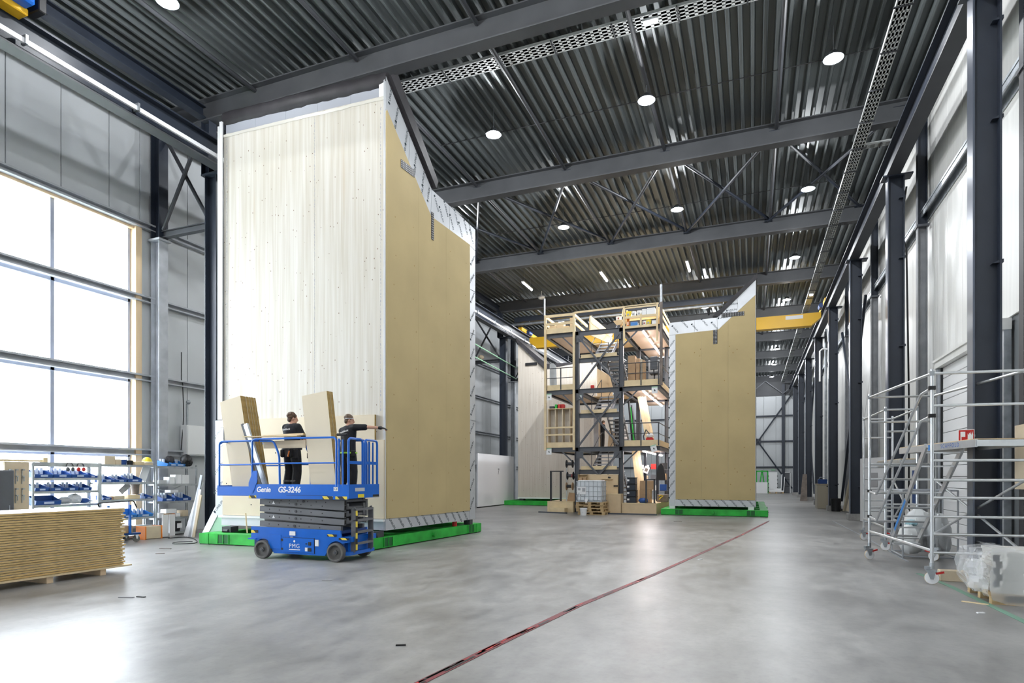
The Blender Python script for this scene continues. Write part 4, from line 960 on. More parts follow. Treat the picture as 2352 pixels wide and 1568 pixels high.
def person(name, label, loc, rotz, J, hair='hair', curly=False, sc=1.0, extra=None, glove=None):
    """J: joints in the figure's own frame (faces +y): shoulders, elbows, wrists, knees, lean; one continuous skin body, clothes as parts"""
    t = thing(name, label, 'person', loc, rotz)
    lean = J.get('lean', (0, 0)); tw = J.get('twist', 0)
    def T(z): f = max(0, min(1, (z-.95)/.5)); return (lean[0]*f, lean[1]*f)
    def tor(rows, k=0.0): return [(T(z)[0], T(z)[1]+cy, z, rx+k, ry+k) for cy, z, rx, ry in rows]
    TR = [(.0, .86, .160, .115), (-.01, .93, .168, .122), (0, 1.02, .155, .108), (.005, 1.12, .148, .100), (.005, 1.25, .166, .106), (.0, 1.35, .178, .108), (-.01, 1.42, .168, .092), (-.01, 1.465, .11, .072), (-.005, 1.50, .06, .058)]
    hx, hy = T(1.6); H_ = V((hx+J.get('head', (0, 0))[0], hy+.018+J.get('head', (0, 0))[1], 1.598)); hr = rot3(J.get('nod', 0), 0, J.get('turn', 0))
    body = MB(); rings(body, tor(TR))
    limb(body, [V((hx, hy-.01, 1.46)), H_+V((0, -.01, -.07))], [.058, .054])
    def h(p): return H_+hr @ V(p)
    body.ell(h((0, -.008, .025)), (.076, .096, .098), 18, 12, hr); body.ell(h((0, .022, -.05)), (.058, .070, .070), 16, 10, hr)
    body.ell(h((0, .052, -.088)), (.030, .028, .026), 10, 8, hr)                                     # chin
    limb(body, [h((0, .088, .015)), h((0, .104, -.022)), h((0, .092, -.034))], [.011, .014, .013])   # nose
    limb(body, [h((-.020, .080, -.058)), h((.020, .080, -.058))], [.011, .011])                      # mouth
    for s in (-1, 1):
        body.ell(h((s*.033, .078, .020)), (.017, .012, .010), 10, 6, hr)                             # brow and eye
        body.ell(h((s*.079, -.004, -.006)), (.011, .020, .031), 10, 8, hr)                           # ear
    legs = []
    for s, key in ((-1, 'L'), (1, 'R')):
        hip = V((s*.092, 0, .90)); kn = V(J.get('knee'+key, (s*.105, .015, .50))); an = V(J.get('ankle'+key, (s*.11, -.02, .09))); legs.append((hip, kn, an, s))
        limb(body, [hip, hip.lerp(kn, .45), kn, kn.lerp(an, .35), an], [.088, .078, .057, .056, .042])
        limb(body, [an, an+V((s*.015, .12, -.05)), an+V((s*.02, .19, -.055))], [.042, .036, .028])
        sh, el, wr = (V(J[k+key]) for k in ('sh', 'el', 'wr'))
        limb(body, [sh, sh.lerp(el, .5), el, el.lerp(wr, .3), wr], [.055, .047, .038, .037, .027])
        hd = V(J.get('hd'+key, wr-el)); hand(body, wr, hd, J.get('hu'+key, (0, 0, 1)), -s if hd.y > abs(hd.z) else s, J.get('curl', .5))
    o = link('body', remesh(body, 'body', 'skin', .0068, 3), t); o['label'] = 'bare skin of head, arms and hands'
    sh_ = MB(); rings(sh_, tor([(0, .93, .200, .145), (0, 1.02, .196, .138), (.0, 1.12, .192, .130), (0, 1.25, .202, .132), (-.005, 1.35, .212, .132), (-.012, 1.425, .196, .112), (-.012, 1.465, .120, .088), (-.008, 1.482, .074, .070)]))
    for key in 'LR':
        a, e = V(J['sh'+key]), V(J['el'+key]); limb(sh_, [a, a.lerp(e, .45), a.lerp(e, .80)], [.074, .070, .068])
    for key in 'LR': limb(sh_, [V((T(1.45)[0], T(1.45)[1]-.012, 1.445)), V(J['sh'+key])+V((0, 0, .005))], [.062, .072])
    shirt = link('t_shirt', remesh(sh_, 't_shirt', 'shirt', .011, 3), t)
    tr = MB(); rings(tr, [(0, 0, .80, .170, .130), (0, -.012, .90, .188, .145), (0, -.005, .98, .178, .130), (0, 0, 1.01, .172, .125)])
    for hip, kn, an, s in legs: limb(tr, [hip, hip.lerp(kn, .45), kn, kn.lerp(an, .4), an+V((0, 0, .05))], [.118, .112, .094, .096, .084])
    link('trousers', remesh(tr, 'trousers', 'trouser', .011, 3), t)
    for hip, kn, an, s in legs:
        bt = MB(); limb(bt, [an+V((0, 0, .10)), an, an+V((0, -.03, -.045))], [.058, .056, .045]); limb(bt, [an+V((0, -.03, -.045)), an+V((s*.012, .10, -.05)), an+V((s*.018, .19, -.052))], [.045, .045, .038])
        bo = remesh(bt, 'boot', 'boot', .010, 2); link('boot', bo, t)
    hm = MB(); hm.ell(h((0, -.022, .042)), (.086, .100, .094), 18, 12, hr); hm.ell(h((0, -.062, -.02)), (.068, .052, .065), 14, 10, hr)
    rr = random.Random(len(label))
    for k in range(46 if curly else 26):
        a, b_ = rr.uniform(0, 2*PI), rr.uniform(.0, 1.0)
        p = V((.080*math.cos(a)*math.sqrt(1-b_*b_), -.030+.088*math.sin(a)*math.sqrt(1-b_*b_), .045+.085*b_))
        if p.y < .055: hm.ell(h(p), (.024,)*3 if curly else (.016,)*3, 8, 6)
    hme = remesh(hm, 'hair', hair, .009, 2)
    # keep the face clear of hair
    link('hair', hme, t)
    if extra: extra(t, h, T, J)
    t.scale = (sc, sc, sc)
    RM[t.name] = RM[t.name] @ Matrix.Diagonal((sc, sc, sc, 1))
    return t
from mathutils.bvhtree import BVHTree
def part_on(t, name, mb, m, smooth=False): return link(name, mesh_of(mb, name, m, smooth), t)
BB = textmesh('Bouwblock', .062, 1.0, .0012)
def shirt_text(t, x, z, y, ang, logo=False, bend=.05):
    b = MB(); sm = [c for c in t.children if c.name.startswith('t_shirt')][0].data
    tree = BVHTree.FromPolygons([v.co for v in sm.vertices], [tuple(p.vertices) for p in sm.polygons])
    pts = [(p.x, p.y) for p in BB[0]]; fs = list(BB[1])
    if logo: n0 = len(pts); pts += [(-.225, -.018), (-.185, -.018), (-.185, .022), (-.225, .022)]; fs = fs+[(n0, n0+1, n0+2, n0+3)]
    for ax, ay in pts:
        px, pz = ax*math.cos(ang)-ay*math.sin(ang)+x, ax*math.sin(ang)+ay*math.cos(ang)+z
        hit = tree.ray_cast(V((px, -1, pz)), V((0, 1, 0)))[0]
        b.v.append(V((px, (hit.y if hit else y)-.004, pz)))
    b.f = fs
    part_on(t, 'shirt_print', b, 'white')
def belt_bag(t, h, T, J):
    part_on(t, 'belt', MB().lathe((0, -.005, .935), [(.205, 0), (.209, .045), (.203, .045)], 24), 'black')
    for k, (x, y, z, sx, sz) in enumerate([(.09, -.165, .86, .17, .20), (.19, -.10, .84, .12, .22), (-.16, -.10, .86, .11, .16)]):
        part_on(t, 'tool_pouch', MB().cbox((x, y, z), (sx, .09, sz), .02), 'trouser')
    part_on(t, 'tool_handle', MB().cyl((.13, -.235, .78), (.165, -.235, .90), .014, 8), 'orange')
    for s in (-1, 1): part_on(t, 'knee_strap', MB().lathe((s*.108, -.008, .25), [(.098, 0), (.102, .02), (.098, .04)], 18), 'rubber')
    shirt_text(t, -.065, 1.365, -.135, .02)
person('person', 'worker with curly brown hair seen from behind on the lift, wearing tool belt', (-9.47, 10.76, 1.333), -.10,
       dict(shL=(-.185, -.01, 1.415), shR=(.185, -.01, 1.415), elL=(-.235, .10, 1.16), wrL=(-.10, .32, 1.18), elR=(.285, .07, 1.16), wrR=(.30, .33, 1.19), turn=-.55, nod=-.12, kneeL=(-.11, .03, .5), ankleL=(-.12, -.03, .09), kneeR=(.12, .03, .5), ankleR=(.13, -.03, .09)),
       'hair', True, 1.035, belt_bag)
def w2x(t, h, T, J):
    part_on(t, 'hi_vis_belt', MB().lathe((0, -.008, .875), [(.206, 0), (.209, .03), (.204, .03)], 24), 'hivis')
    part_on(t, 'belt_pouch', MB().cbox((.20, -.03, .87), (.06, .10, .14), .015), 'trouser')
    w = V(J['wrR']); d = V(J['wrR'])-V(J['elR']); g = MB(); hand(g, w-d.normalized()*.01, d, (0, 0, 1), -1, .25)
    gm = remesh(g, 'work_glove', 'black', .0075, 1)
    for v in gm.vertices: v.co += v.normal*.006
    link('work_glove', gm, t)
    for s in (1,): part_on(t, 'safety_glasses_strap', MB().lathe(h((0, -.012, .035)), [(.098, -.006), (.1, 0), (.098, .006)], 20), 'foil')
    shirt_text(t, -.02, 1.345, -.138, .20, True)
person('person', 'worker with short hair on the lift stretching a gloved arm to the board edge', (-8.02, 10.80, 1.333), -.22,
       dict(shL=(-.165, -.02, 1.37), shR=(.20, .02, 1.435), elL=(-.22, .14, 1.17), wrL=(-.06, .34, 1.20), elR=(.44, .16, 1.44), wrR=(.66, .30, 1.425), turn=-.75, nod=-.15, lean=(.0, .03), kneeL=(-.10, .02, .49), ankleL=(-.15, -.06, .09), kneeR=(.12, .05, .5), ankleR=(.12, .02, .09)),
       'hair_b', False, .985, w2x)
def w3x(t, h, T, J):
    part_on(t, 'belt', MB().lathe((0, -.005, .955), [(.192, 0), (.196, .04), (.190, .04)], 20), 'rubber')
    b = MB(); b.box((-.08, -.14, 1.40), (.08, .004, .025)); part_on(t, 'shirt_print', b, 'white')
person('person', 'worker in black clothes on the middle deck of the stair tower', (-7.66, 32.75, 3.18), -.5,
       dict(shL=(-.185, -.01, 1.415), shR=(.185, -.01, 1.415), elL=(-.24, .06, 1.16), wrL=(-.18, .26, 1.02), elR=(.25, .06, 1.15), wrR=(.30, .24, .96), turn=-.5, nod=-.45, lean=(0, .10), head=(0, .05)), 'hair_b', False, .93, w3x)
# ================================================================== LEFT SIDE: BOARD STACK, SHELVING, TROLLEY
rr = random.Random(21)
bm_ = MB().box((0, 0, .0225), (1.2, 3.0, .029)).box((0, 0, .004), (1.15, 2.95, .008))
bme = mesh_of(bm_, 'sheathing_board', 'white'); bme.materials.append(MATS['stack_edge'] if 'stack_edge' in MATS else mat('stack_edge', (.60, .42, .18), .8, 0, .16, 10)); bme.materials.append(mat('stack_gap', (.10, .06, .028), .9))
for i, p in enumerate(bme.polygons):
    if abs(p.normal.z) < .5: p.material_index = 1 if i < 6 else 2
for k in range(27):
    o = link('sheathing_board', bme, None, (-11.07+rr.uniform(-.008, .008), 6.10+rr.uniform(-.02, .02)+(.03 if k % 2 else 0), .13+k*.0375))
    tag(o, 'top white-faced board of the tan board stack at the left edge' if k == 26 else 'tan-edged board lying in the big stack at the left edge', 'board', 'boards in the left stack')
solo('base_board', MB().bb(-11.72, -10.42, 4.5, 7.72, .105, .13), 'timber', 'thin bottom sheet jutting out under the left board stack', 'board')
for k, y in enumerate((5.0, 6.36, 7.22)):
    solo('bearer', MB().cbox((-11.05, y, .052), (1.2, .10, .105), .004), 'pine', ['timber bearer under the board stack, hidden at the back', 'timber bearer under the board stack, middle', 'timber bearer under the board stack, at the visible end'][k], 'bearer', 'bearers under the board stack')
t = thing('dark_cabinet', 'dark grey cabinet behind the board stack at the left edge', 'cabinet', (-15.45, 8.1, 0))
build('body', MB().cbox((-15.45, 8.1, .93), (.5, .82, 1.84), .01), 'steel_grey', t); build('door', MB().cbox((-15.19, 8.1, .95), (.02, .78, 1.76), .005), 'steel_grey', t); build('handle', MB().cbox((-15.17, 8.4, 1.0), (.02, .02, .15), .004), 'galv', t)
t = thing('tool_board', 'cream tool panel hung with clamps left of the shelving', 'tool panel', (-15.75, 8.95, 0))
build('panel', MB().bb(-15.80, -15.74, 8.62, 9.12, .3, 2.05), 'carton_pale', t); build('leg', MB().bb(-15.9, -15.7, 8.62, 8.68, 0, .3), 'timber', t); build('leg', MB().bb(-15.9, -15.7, 9.06, 9.12, 0, .3), 'timber', t)
for k in range(7):
    y, z = 8.70+.13*(k % 3), (1.72, 1.28, .92)[k//3]
    b = MB().bb(-15.73, -15.71, y-.008, y+.008, z-.18, z+.16).bb(-15.73, -15.66, y-.012, y+.03, z+.13, z+.16).bb(-15.73, -15.66, y-.012, y+.03, z-.02, z+.01).cyl((-15.68, y+.02, z-.12), (-15.68, y+.02, z), .012, 6)
    solo('clamp', b, 'galv', 'steel bar clamp hanging on the cream tool panel', 'clamp', 'clamps on the tool panel')
solo('timber_rail', MB().bb(-15.85, -15.75, 8.2, 9.45, 2.06, 2.10).bb(-15.86, -15.72, 9.42, 9.52, 2.05, 2.16), 'timber', 'thin wooden lath lying across the top of the tool panel', 'lath')

def shelf_unit(y0, y1, levels, top, label, x0=-15.70, x1=-16.12):
    t = thing('shelving_unit', label, 'shelving', ((x0+x1)/2, (y0+y1)/2, 0), 0, 'galvanised shelving units')
    for x in (x0, x1):
        for y in (y0, y1): build('post', MB().bb(x-.02, x+.02, y-.02, y+.02, 0, top), 'galv', t)
    for z in levels: build('shelf', MB().bb(x1, x0+.02, y0+.02, y1-.02, z-.045, z-.005).bb(x0+.0, x0+.025, y0+.02, y1-.02, z-.06, z), 'galv', t)
    return t
u1 = shelf_unit(9.18, 10.72, (.10, .70, 1.03, 1.36, 1.68), 2.02, 'galvanised shelving unit with rows of blue bins, left of three')
build('top_beam', MB().bb(-15.70, -15.67, 9.16, 10.74, 1.95, 2.05), 'galv', u1)
shelf_unit(10.77, 12.30, (.10, .36, .60, 1.10, 1.56, 2.03), 2.05, 'galvanised shelving unit with boxes and blue bins, middle of three')
u3 = shelf_unit(12.36, 13.70, (.10, .53, 1.00, 1.50, 2.01), 2.05, 'galvanised shelving unit with parcels, right of three')
build('cross_brace', MB().bar((-16.1, 12.45, 1.05), (-16.1, 13.6, 1.47), .01, .025).bar((-16.1, 12.45, 1.47), (-16.1, 13.6, 1.05), .01, .025), 'galv', u3)
# blue bins
def bin_proto(w, d, h, m, ndiv, name='storage_bin'):
    t = thing(name, 'x', 'bin'); s = .006
    b = MB().bb(-d/2, d/2, -w/2, w/2, 0, s).bb(-d/2, -d/2+s, -w/2, w/2, 0, h)
    for y in (-w/2, w/2-s): b.prism([(-d/2, y, 0), (d/2, y, 0), (d/2+.03, y, h*.45), (d/2-.05, y, h*.55), (-d/2, y, h)], (0, s, 0))
    b.prism([(d/2, -w/2, 0), (d/2+.03, -w/2, h*.45), (d/2+.022, -w/2, h*.46), (d/2-.008, -w/2, 0)], (0, w, 0))
    build('tub', b, m, t)
    for k in range(ndiv):
        y = -w/2+w*(k+1)/(ndiv+1); build('divider', MB().bb(-d/2+.01, -d/2+.05, y-.03, y+.03, s, h*1.25), 'divider_pale', t)
    build('label_holder', MB().bb(d/2+.022, d/2+.03, -w*.2, w*.2, h*.12, h*.35), 'print_blue', t)
    return t
mat('print_blue', (.45, .55, .75), .5); mat('divider_pale', (.70, .78, .90), .5)
bins = {}
def put_bin(kind, x, y, z, label, group='blue bins on the shelving', rz=0):
    K = dict(a=(.40, .30, .19, 'bin_blue', 3), b=(.30, .30, .17, 'bin_blue', 2), c=(.56, .32, .22, 'bin_blue', 0), d=(.46, .32, .17, 'bin_sky', 3), e=(.22, .28, .12, 'bin_blue', 1))
    if kind not in bins: bins[kind] = bin_proto(*K[kind]); o = bins[kind]; o.location = (x, y, z); o.rotation_euler = (0, 0, rz)
    else: o = copytree(bins[kind], (x, y, z), rz)
    o['label'] = label; o['group'] = group
P3 = ('left', 'second', 'third', 'last')
for k, y in enumerate((9.42, 9.84, 10.26)): put_bin('a', -15.86, y, 1.68, f'blue storage bin on the top row of the left shelving, {P3[k]} from the left')
put_bin('e', -15.86, 10.58, 1.68, 'small blue bin at the right end of the top row, left shelving')
for k, y in enumerate((9.38, 9.72, 10.06, 10.40)): put_bin('b', -15.86, y, 1.36, f'blue storage bin on the second row of the left shelving, {P3[k]} from the left')
put_bin('c', -15.86, 9.52, 1.03, 'large dark blue bin on the third row of the left shelving')
put_bin('a', -15.86, 9.42, .70, 'blue bin on the lowest visible row of the left shelving behind the boards')
for k, y in enumerate((10.98, 11.33)): put_bin('b', -15.86, y, 1.56, f'blue storage bin in the middle shelving below the top, {P3[k]}')
put_bin('a', -15.86, 11.72, 1.56, 'wide blue bin heaped with straps, middle shelving below the top')
put_bin('e', -15.84, 12.12, 1.10, 'blue bin at the right end of the middle shelving, third shelf')
put_bin('e', -15.84, 10.95, 1.10, 'blue bin at the left end of the middle shelving, third shelf')
for k, y in enumerate((11.06, 11.52, 12.0)): put_bin('d' if k else 'a', -15.84, y, .60, f'bright blue bin on the low shelf behind the trolley, {P3[k]}')
put_bin('d', -15.86, 12.85, 2.01, 'bright blue bin on top of the right shelving, in front', rz=.25)
put_bin('d', -15.92, 13.18, 2.01, 'bright blue bin on top of the right shelving, beside the black bag')
put_bin('a', -15.85, 12.75, 1.00, 'dark blue bin in the right shelving, left of the pair')
put_bin('a', -15.85, 13.3, 1.00, 'dark blue bin in the right shelving, right of the pair')
# parcels, bags and loose things on the shelves
def carton(x, y, z, sx, sy, sz, m, label, rz=0, tape=True, group='cartons on the shelving', cat='box', name='carton'):
    t = thing(name, label, cat, (x, y, z), rz, group)
    link('box', mesh_of(MB().cbox((0, 0, sz/2), (sx, sy, sz), .006), 'box', m), t)
    if tape: link('tape', mesh_of(MB().bb(-sx/2-.002, sx/2+.002, -.025, .025, sz-.02, sz+.002).bb(sx/2, sx/2+.002, -.025, .025, sz*.6, sz), 'tape', 'carton_pale' if m == 'carton' else 'print_grey'), t)
    return t
X_ = -15.86
for k, a in enumerate([(11.05, 2.03, .28, .22, 'carton_pale', 'pile of pale wooden blocks on top of the middle shelving, left'), (11.28, 2.03, .16, .14, 'carton_pale', 'small pale block beside the pile on top of the middle shelving'),
      (11.88, 2.03, .28, .09, 'timber', 'pale wooden board piece on top of the middle shelving, right'), (12.16, 2.03, .24, .08, 'carton_pale', 'pale carton under the helmet on top of the middle shelving')]): carton(X_, a[0], a[1], .26, a[2], a[3], a[4], a[5], tape=False)
for k, (y, h) in enumerate(((11.50, .14), (11.68, .12))): solo('round_tub', MB().lathe((X_, y, 2.03), [(.075, 0), (.085, h*.9), (.09, h), (.07, h)], 18), 'blue_dark' if k == 0 else 'black', ['round dark blue tub on top of the middle shelving', 'round black tub on top of the middle shelving'][k], 'tub', smooth=True)
t = thing('safety_helmet', 'white and yellow safety helmet on top of the middle shelving', 'helmet', (X_, 12.2, 2.115))
build('shell', MB().lathe((X_, 12.2, 2.115), [(.125, 0), (.12, .05), (.09, .11), (.04, .14), (.0, .145)], 18), 'yellow_b', t, True); build('brim', MB().lathe((X_, 12.2, 2.11), [(.15, 0), (.15, .012), (.12, .02)], 18), 'white', t, True)
carton(X_, 11.105, 1.10, .24, .07, .09, 'carton', 'brown carton on the third shelf, left of the middle shelving', tape=False)
carton(X_, 11.30, 1.10, .26, .30, .09, 'carton_pale', 'flat pale carton on the third shelf of the middle shelving', tape=False)
carton(X_, 11.72, 1.10, .26, .34, .11, 'timber', 'stack of short planks on the third shelf of the middle shelving', tape=False)
solo('waste_bucket', MB().lathe((-15.98, 11.93, 1.215), [(.09, 0), (.11, .26), (.12, .27), (.12, .29), (.10, .29)], 16), 'tarp', 'dark grey bucket standing on the middle shelving', 'bucket', smooth=True)
solo('white_sheet', MB().bar((X_, 12.05, 1.60), (X_+.02, 12.18, 2.0), .22, .012, up=(1, 0, 0)), 'white', 'white sheet of board propped upright on the middle shelving', 'board')
solo('white_sheet', MB().bar((X_, 11.42, 1.28), (X_, 11.66, 1.50), .16, .01, up=(1, 0, 0)), 'print_grey', 'grey white card leaning in the middle shelving', 'board')
def bag(x, y, z, r, m, label, s=1, name='plastic_bag', group=None):
    b = MB(); b.ell((x, y, z+r[2]*.95), r, 16, 10, jit=.10, seed=s); q = random.Random(s)
    for k in range(5): a = q.uniform(0, 6.3); b.ell((x+r[0]*.5*math.cos(a), y+r[1]*.6*math.sin(a), z+r[2]*q.uniform(.5, 1.2)), [k_*.5 for k_ in r], 12, 8, jit=.14, seed=s+k)
    b.v = [V((p.x, p.y, max(p.z, z+.001))) for p in b.v]
    return solo(name, b, m, label, 'bag', group, True)
bag(X_, 9.97, 1.03, (.13, .17, .09), 'bag_grey', 'grey plastic bag on the third row of the left shelving', 1); bag(X_, 10.22, 1.03, (.13, .16, .13), 'bag', 'white crumpled plastic bag on the third row of the left shelving', 2)
bag(X_, 10.46, 1.03, (.12, .12, .07), 'bin_blue', 'dark blue cloth bundle on the third row of the left shelving', 3)
bag(X_+.05, 13.44, 2.01, (.17, .17, .19), 'black', 'black tool bag with white print on top of the right shelving', 4, 'tool_bag'); bag(-16.0, 13.02, 2.01, (.1, .16, .16), 'membrane', 'dark bag behind the blue bins on top of the right shelving', 5, 'tool_bag')
for k, a in enumerate([(12.9, 1.50, .18, .20, 'white', 'white parcel on the second shelf of the right shelving, left'), (13.12, 1.50, .20, .27, 'white_gloss', 'tall white box with blue picture on the second shelf of the right shelving'), (13.36, 1.50, .24, .26, 'white', 'white carton at the right of the second shelf, right shelving'), (12.6, 1.50, .26, .11, 'bag_grey', 'flat grey parcel at the left of the second shelf, right shelving'),
      (12.55, .53, .16, .14, 'white', 'small white carton at the left of the low shelf, right shelving'), (12.78, .53, .22, .11, 'carton', 'brown carton on the low shelf of the right shelving'), (12.95, .53, .10, .10, 'orange', 'small orange carton on the low shelf of the right shelving'), (13.10, .53, .16, .10, 'white', 'white carton beside the orange one on the low shelf'), (13.35, .53, .20, .18, 'carton_pale', 'pale carton at the right of the low shelf, right shelving'),
      (12.88, .645, .34, .12, 'white', 'long white parcel lying on cartons on the low shelf'), (12.98, 1.24, .26, .08, 'white', 'flat white box lying on the dark blue bins')]): carton(X_, a[0], a[1], .24, a[2], a[3], a[4], a[5], tape=False)
for k in range(2): solo('white_sheet', MB().bb(-15.66, -15.62, 12.50+k*.22, 12.68+k*.22, 0, .62), 'white', ['narrow white panel standing at the foot of the right shelving, left', 'narrow white panel standing at the foot of the right shelving, right'][k], 'panel')
t = thing('black_bucket', 'black bucket with white label under the right shelving', 'bucket', (-15.85, 13.1, .105))
build('bucket', MB().lathe((-15.85, 13.1, .105), [(.12, 0), (.15, .28), (.16, .29), (.13, .29)], 16), 'black', t, True); build('label', MB().bb(-15.71, -15.70, 13.04, 13.2, .2, .34), 'white', t)
t = thing('orange_crate', 'grey and orange transport box on the floor beside the trolley', 'box', (-15.45, 11.95, 0))
build('body', MB().cbox((-15.45, 11.95, .18), (.34, .5, .34), .01), 'carton_pale', t); build('corner', MB().bb(-15.63, -15.27, 11.69, 11.73, 0, .36), 'orange', t); build('corner', MB().bb(-15.63, -15.27, 12.17, 12.21, 0, .36), 'orange', t)
# ear defenders on the top beam of the left shelving
for k, (y, m) in enumerate(((9.98, 'steel_grey'), (10.24, 'red'))):
    t = thing('ear_defenders', ['grey ear defenders hanging on the left shelving', 'red ear defenders hanging on the left shelving'][k], 'ear defenders', (-15.64, y, 1.85))
    build('headband', MB().path([(-15.655, y+.085*math.cos(a), 1.95+.10*math.sin(a)) for a in [PI*i/10 for i in range(11)]], .008, 6), 'black', t)
    for s in (-1, 1): build('ear_cup', MB().ell((-15.63, y+s*.06, 1.89), (.035, .045, .055), 10, 8), m, t, True)
# blue trolley
t = thing('trolley', 'blue platform trolley with cardboard box beside the board stack', 'trolley', (-15.2, 10.9, 0))
build('deck', MB().cbox((-15.22, 10.85, .22), (.5, 1.0, .05), .01), 'blue_dark', t)
for y in (10.45, 11.02): build('upright', MB().bb(-15.0, -14.96, y, y+.05, .24, .98), 'blue', t)
build('upper_tray', MB().cbox((-15.22, 10.75, .80), (.46, .62, .16), .02), 'blue', t)
build('handle', loop([(-15.05, 10.35, .85), (-15.05, 10.25, 1.05), (-15.05, 11.2, 1.08), (-15.05, 11.28, .9)], .016, .06), 'black', t)
for x in (-15.42, -15.02):
    for y in (10.5, 11.25):
        w = build('caster_wheel', MB().lathe((x, y, .09), [(.0, -.02), (.06, -.02), (.088, -.018), (.09, 0), (.088, .018), (.0, .02)], 16, (1, 0, 0)), 'rubber', t, True)
        build('caster_fork', MB().prism([(x-.03, y-.05, .2), (x-.03, y+.05, .2), (x-.03, y+.015, .08), (x-.03, y-.015, .08)], (.006, 0, 0)).prism([(x+.026, y-.05, .2), (x+.026, y+.05, .2), (x+.026, y+.015, .08), (x+.026, y-.015, .08)], (.006, 0, 0)), 'white', w)
carton(-15.2, 10.85, .246, .36, .6, .19, 'carton', 'brown cardboard box with white label on the blue trolley', group=None)
# leaning strips, green sheet
for k, (x0, x1, m, zz_) in enumerate([(-15.05, -14.46, 'white', 1.55), (-14.92, -14.52, 'white', 1.42), (-14.78, -14.40, 'galv_dull', 1.75), (-14.66, -14.42, 'white', 1.35), (-14.58, -14.36, 'carton_pale', 1.2)]):
    solo('leaning_strip', MB().bar((x0, 12.75-.03*k, 0.01), (x1, 12.80-.03*k, zz_), .09, .03, up=(0, 1, 0)), m, ['wide white strip leaning on the crane column, leftmost', 'second white strip leaning on the crane column', 'tall grey strip leaning on the crane column', 'short white strip leaning on the crane column', 'pale wooden lath leaning on the crane column'][k], 'strip', 'strips leaning on the column')
t = thing('green_sheet', 'pale green printed foil sheet leaning beside the crane column', 'sheet', (-13.9, 12.75, 0))
build('sheet', MB().prism([(-14.30, 12.62, .01), (-13.35, 12.62, .01), (-13.10, 12.78, 1.15), (-13.72, 12.78, 1.15)], (0, .03, 0)), 'green_pale', t)
build('fold', MB().prism([(-14.32, 12.60, .01), (-14.08, 12.60, .01), (-13.50, 12.76, 1.15), (-13.74, 12.76, 1.15)], (0, .02, 0)), 'foil', t)
lettering(t, [(-13.98, .46, .62), (-13.72, .86, .62)], V((0, 12.66, 0)), (1, 0, 0), V((0, .14, .99)))
t = thing('notice', 'white printed notice taped to the crane column', 'notice', (-13.975, 13, 1.8))
build('paper', MB().bb(-13.985, -13.98, 12.88, 13.12, 1.72, 1.96), 'white', t); build('print', MB().bb(-13.98, -13.978, 12.92, 13.08, 1.76, 1.86), 'print_grey', t)
t = thing('wall_cabinet', 'white electrical cabinet on the window wall behind the shelving', 'cabinet', (-16.5, 14.3, 2.2)); build('box', MB().cbox((-16.53, 14.35, 2.85), (.28, .8, .95), .01), 'white', t); build('door', MB().cbox((-16.38, 14.35, 2.85), (.02, .74, .88), .005), 'white', t)
solo('wall_conduit', MB().path([(-16.62, 13.95, 5.6), (-16.62, 13.95, 4.75), (-16.6, 13.98, 4.6), (-16.58, 14.0, 3.6), (-16.58, 13.9, 2.5)], .014, 6), 'black', 'black cable hanging down the window wall beside the column', 'cable')
solo('wall_socket_pipe', MB().cyl((-16.55, 14.1, 2.6), (-16.55, 14.1, 4.0), .035, 8).ell((-16.5, 14.1, 4.05), (.07, .07, .07), 10, 8), 'galv', 'grey pipe with round head on the window wall', 'pipe')
solo('floor_cable', MB().path(catmull([(-15.4, 12.0, .012), (-15.2, 12.35, .012), (-15.0, 12.2, .012), (-14.8, 12.55, .012), (-14.2, 12.3, .012), (-13.5, 11.8, .012), (-13.25, 11.45, .012), (-13.6, 11.2, .012), (-13.9, 11.5, .012), (-13.6, 11.75, .012)]), .011, 6), 'black', 'black cable looping over the floor beside the green frame', 'cable')
for k, (x, y, l, a) in enumerate([(-8.21, 6.0, .22, .3), (-8.05, 6.1, .14, .1), (-3.3, 5.31, .10, .5), (2.79, 9.92, .30, -.5), (2.65, 9.22, .09, .4), (-12.92, 10.41, .3, .2), (-12.2, 9.7, .18, .7), (-2.63, 23.8, .3, .0), (-6.5, 8.2, .16, .2), (-1.0, 13.1, .12, 1.)]):
    solo('floor_scrap', MB().box((x, y, .006), (l, .035, .012), rot3(0, 0, a)), ['print_grey', 'black', 'black', 'timber', 'white', 'tarp', 'tarp', 'tarp', 'print_grey', 'white'][k],
         ['grey strip of scrap on the floor in front of the board stack, larger', 'small dark scrap on the floor in front of the board stack', 'small dark chip on the floor left of the red line', 'wooden lath lying by the pallet on the right', 'small white chip on the floor below the pallet', 'dark scrap on the floor by the trolley', 'dark scrap on the floor in front of the green frame', 'dark scrap on the floor by the far green frame', 'grey scrap on the floor in front of the lift', 'white chip on the floor right of the red line'][k], 'scrap')
solo('lath', MB().bar((-11.75, 11.75, .30), (-11.95, 11.9, .78), .03, .02), 'timber', 'thin wooden lath leaning on the green frame behind the lift', 'lath')
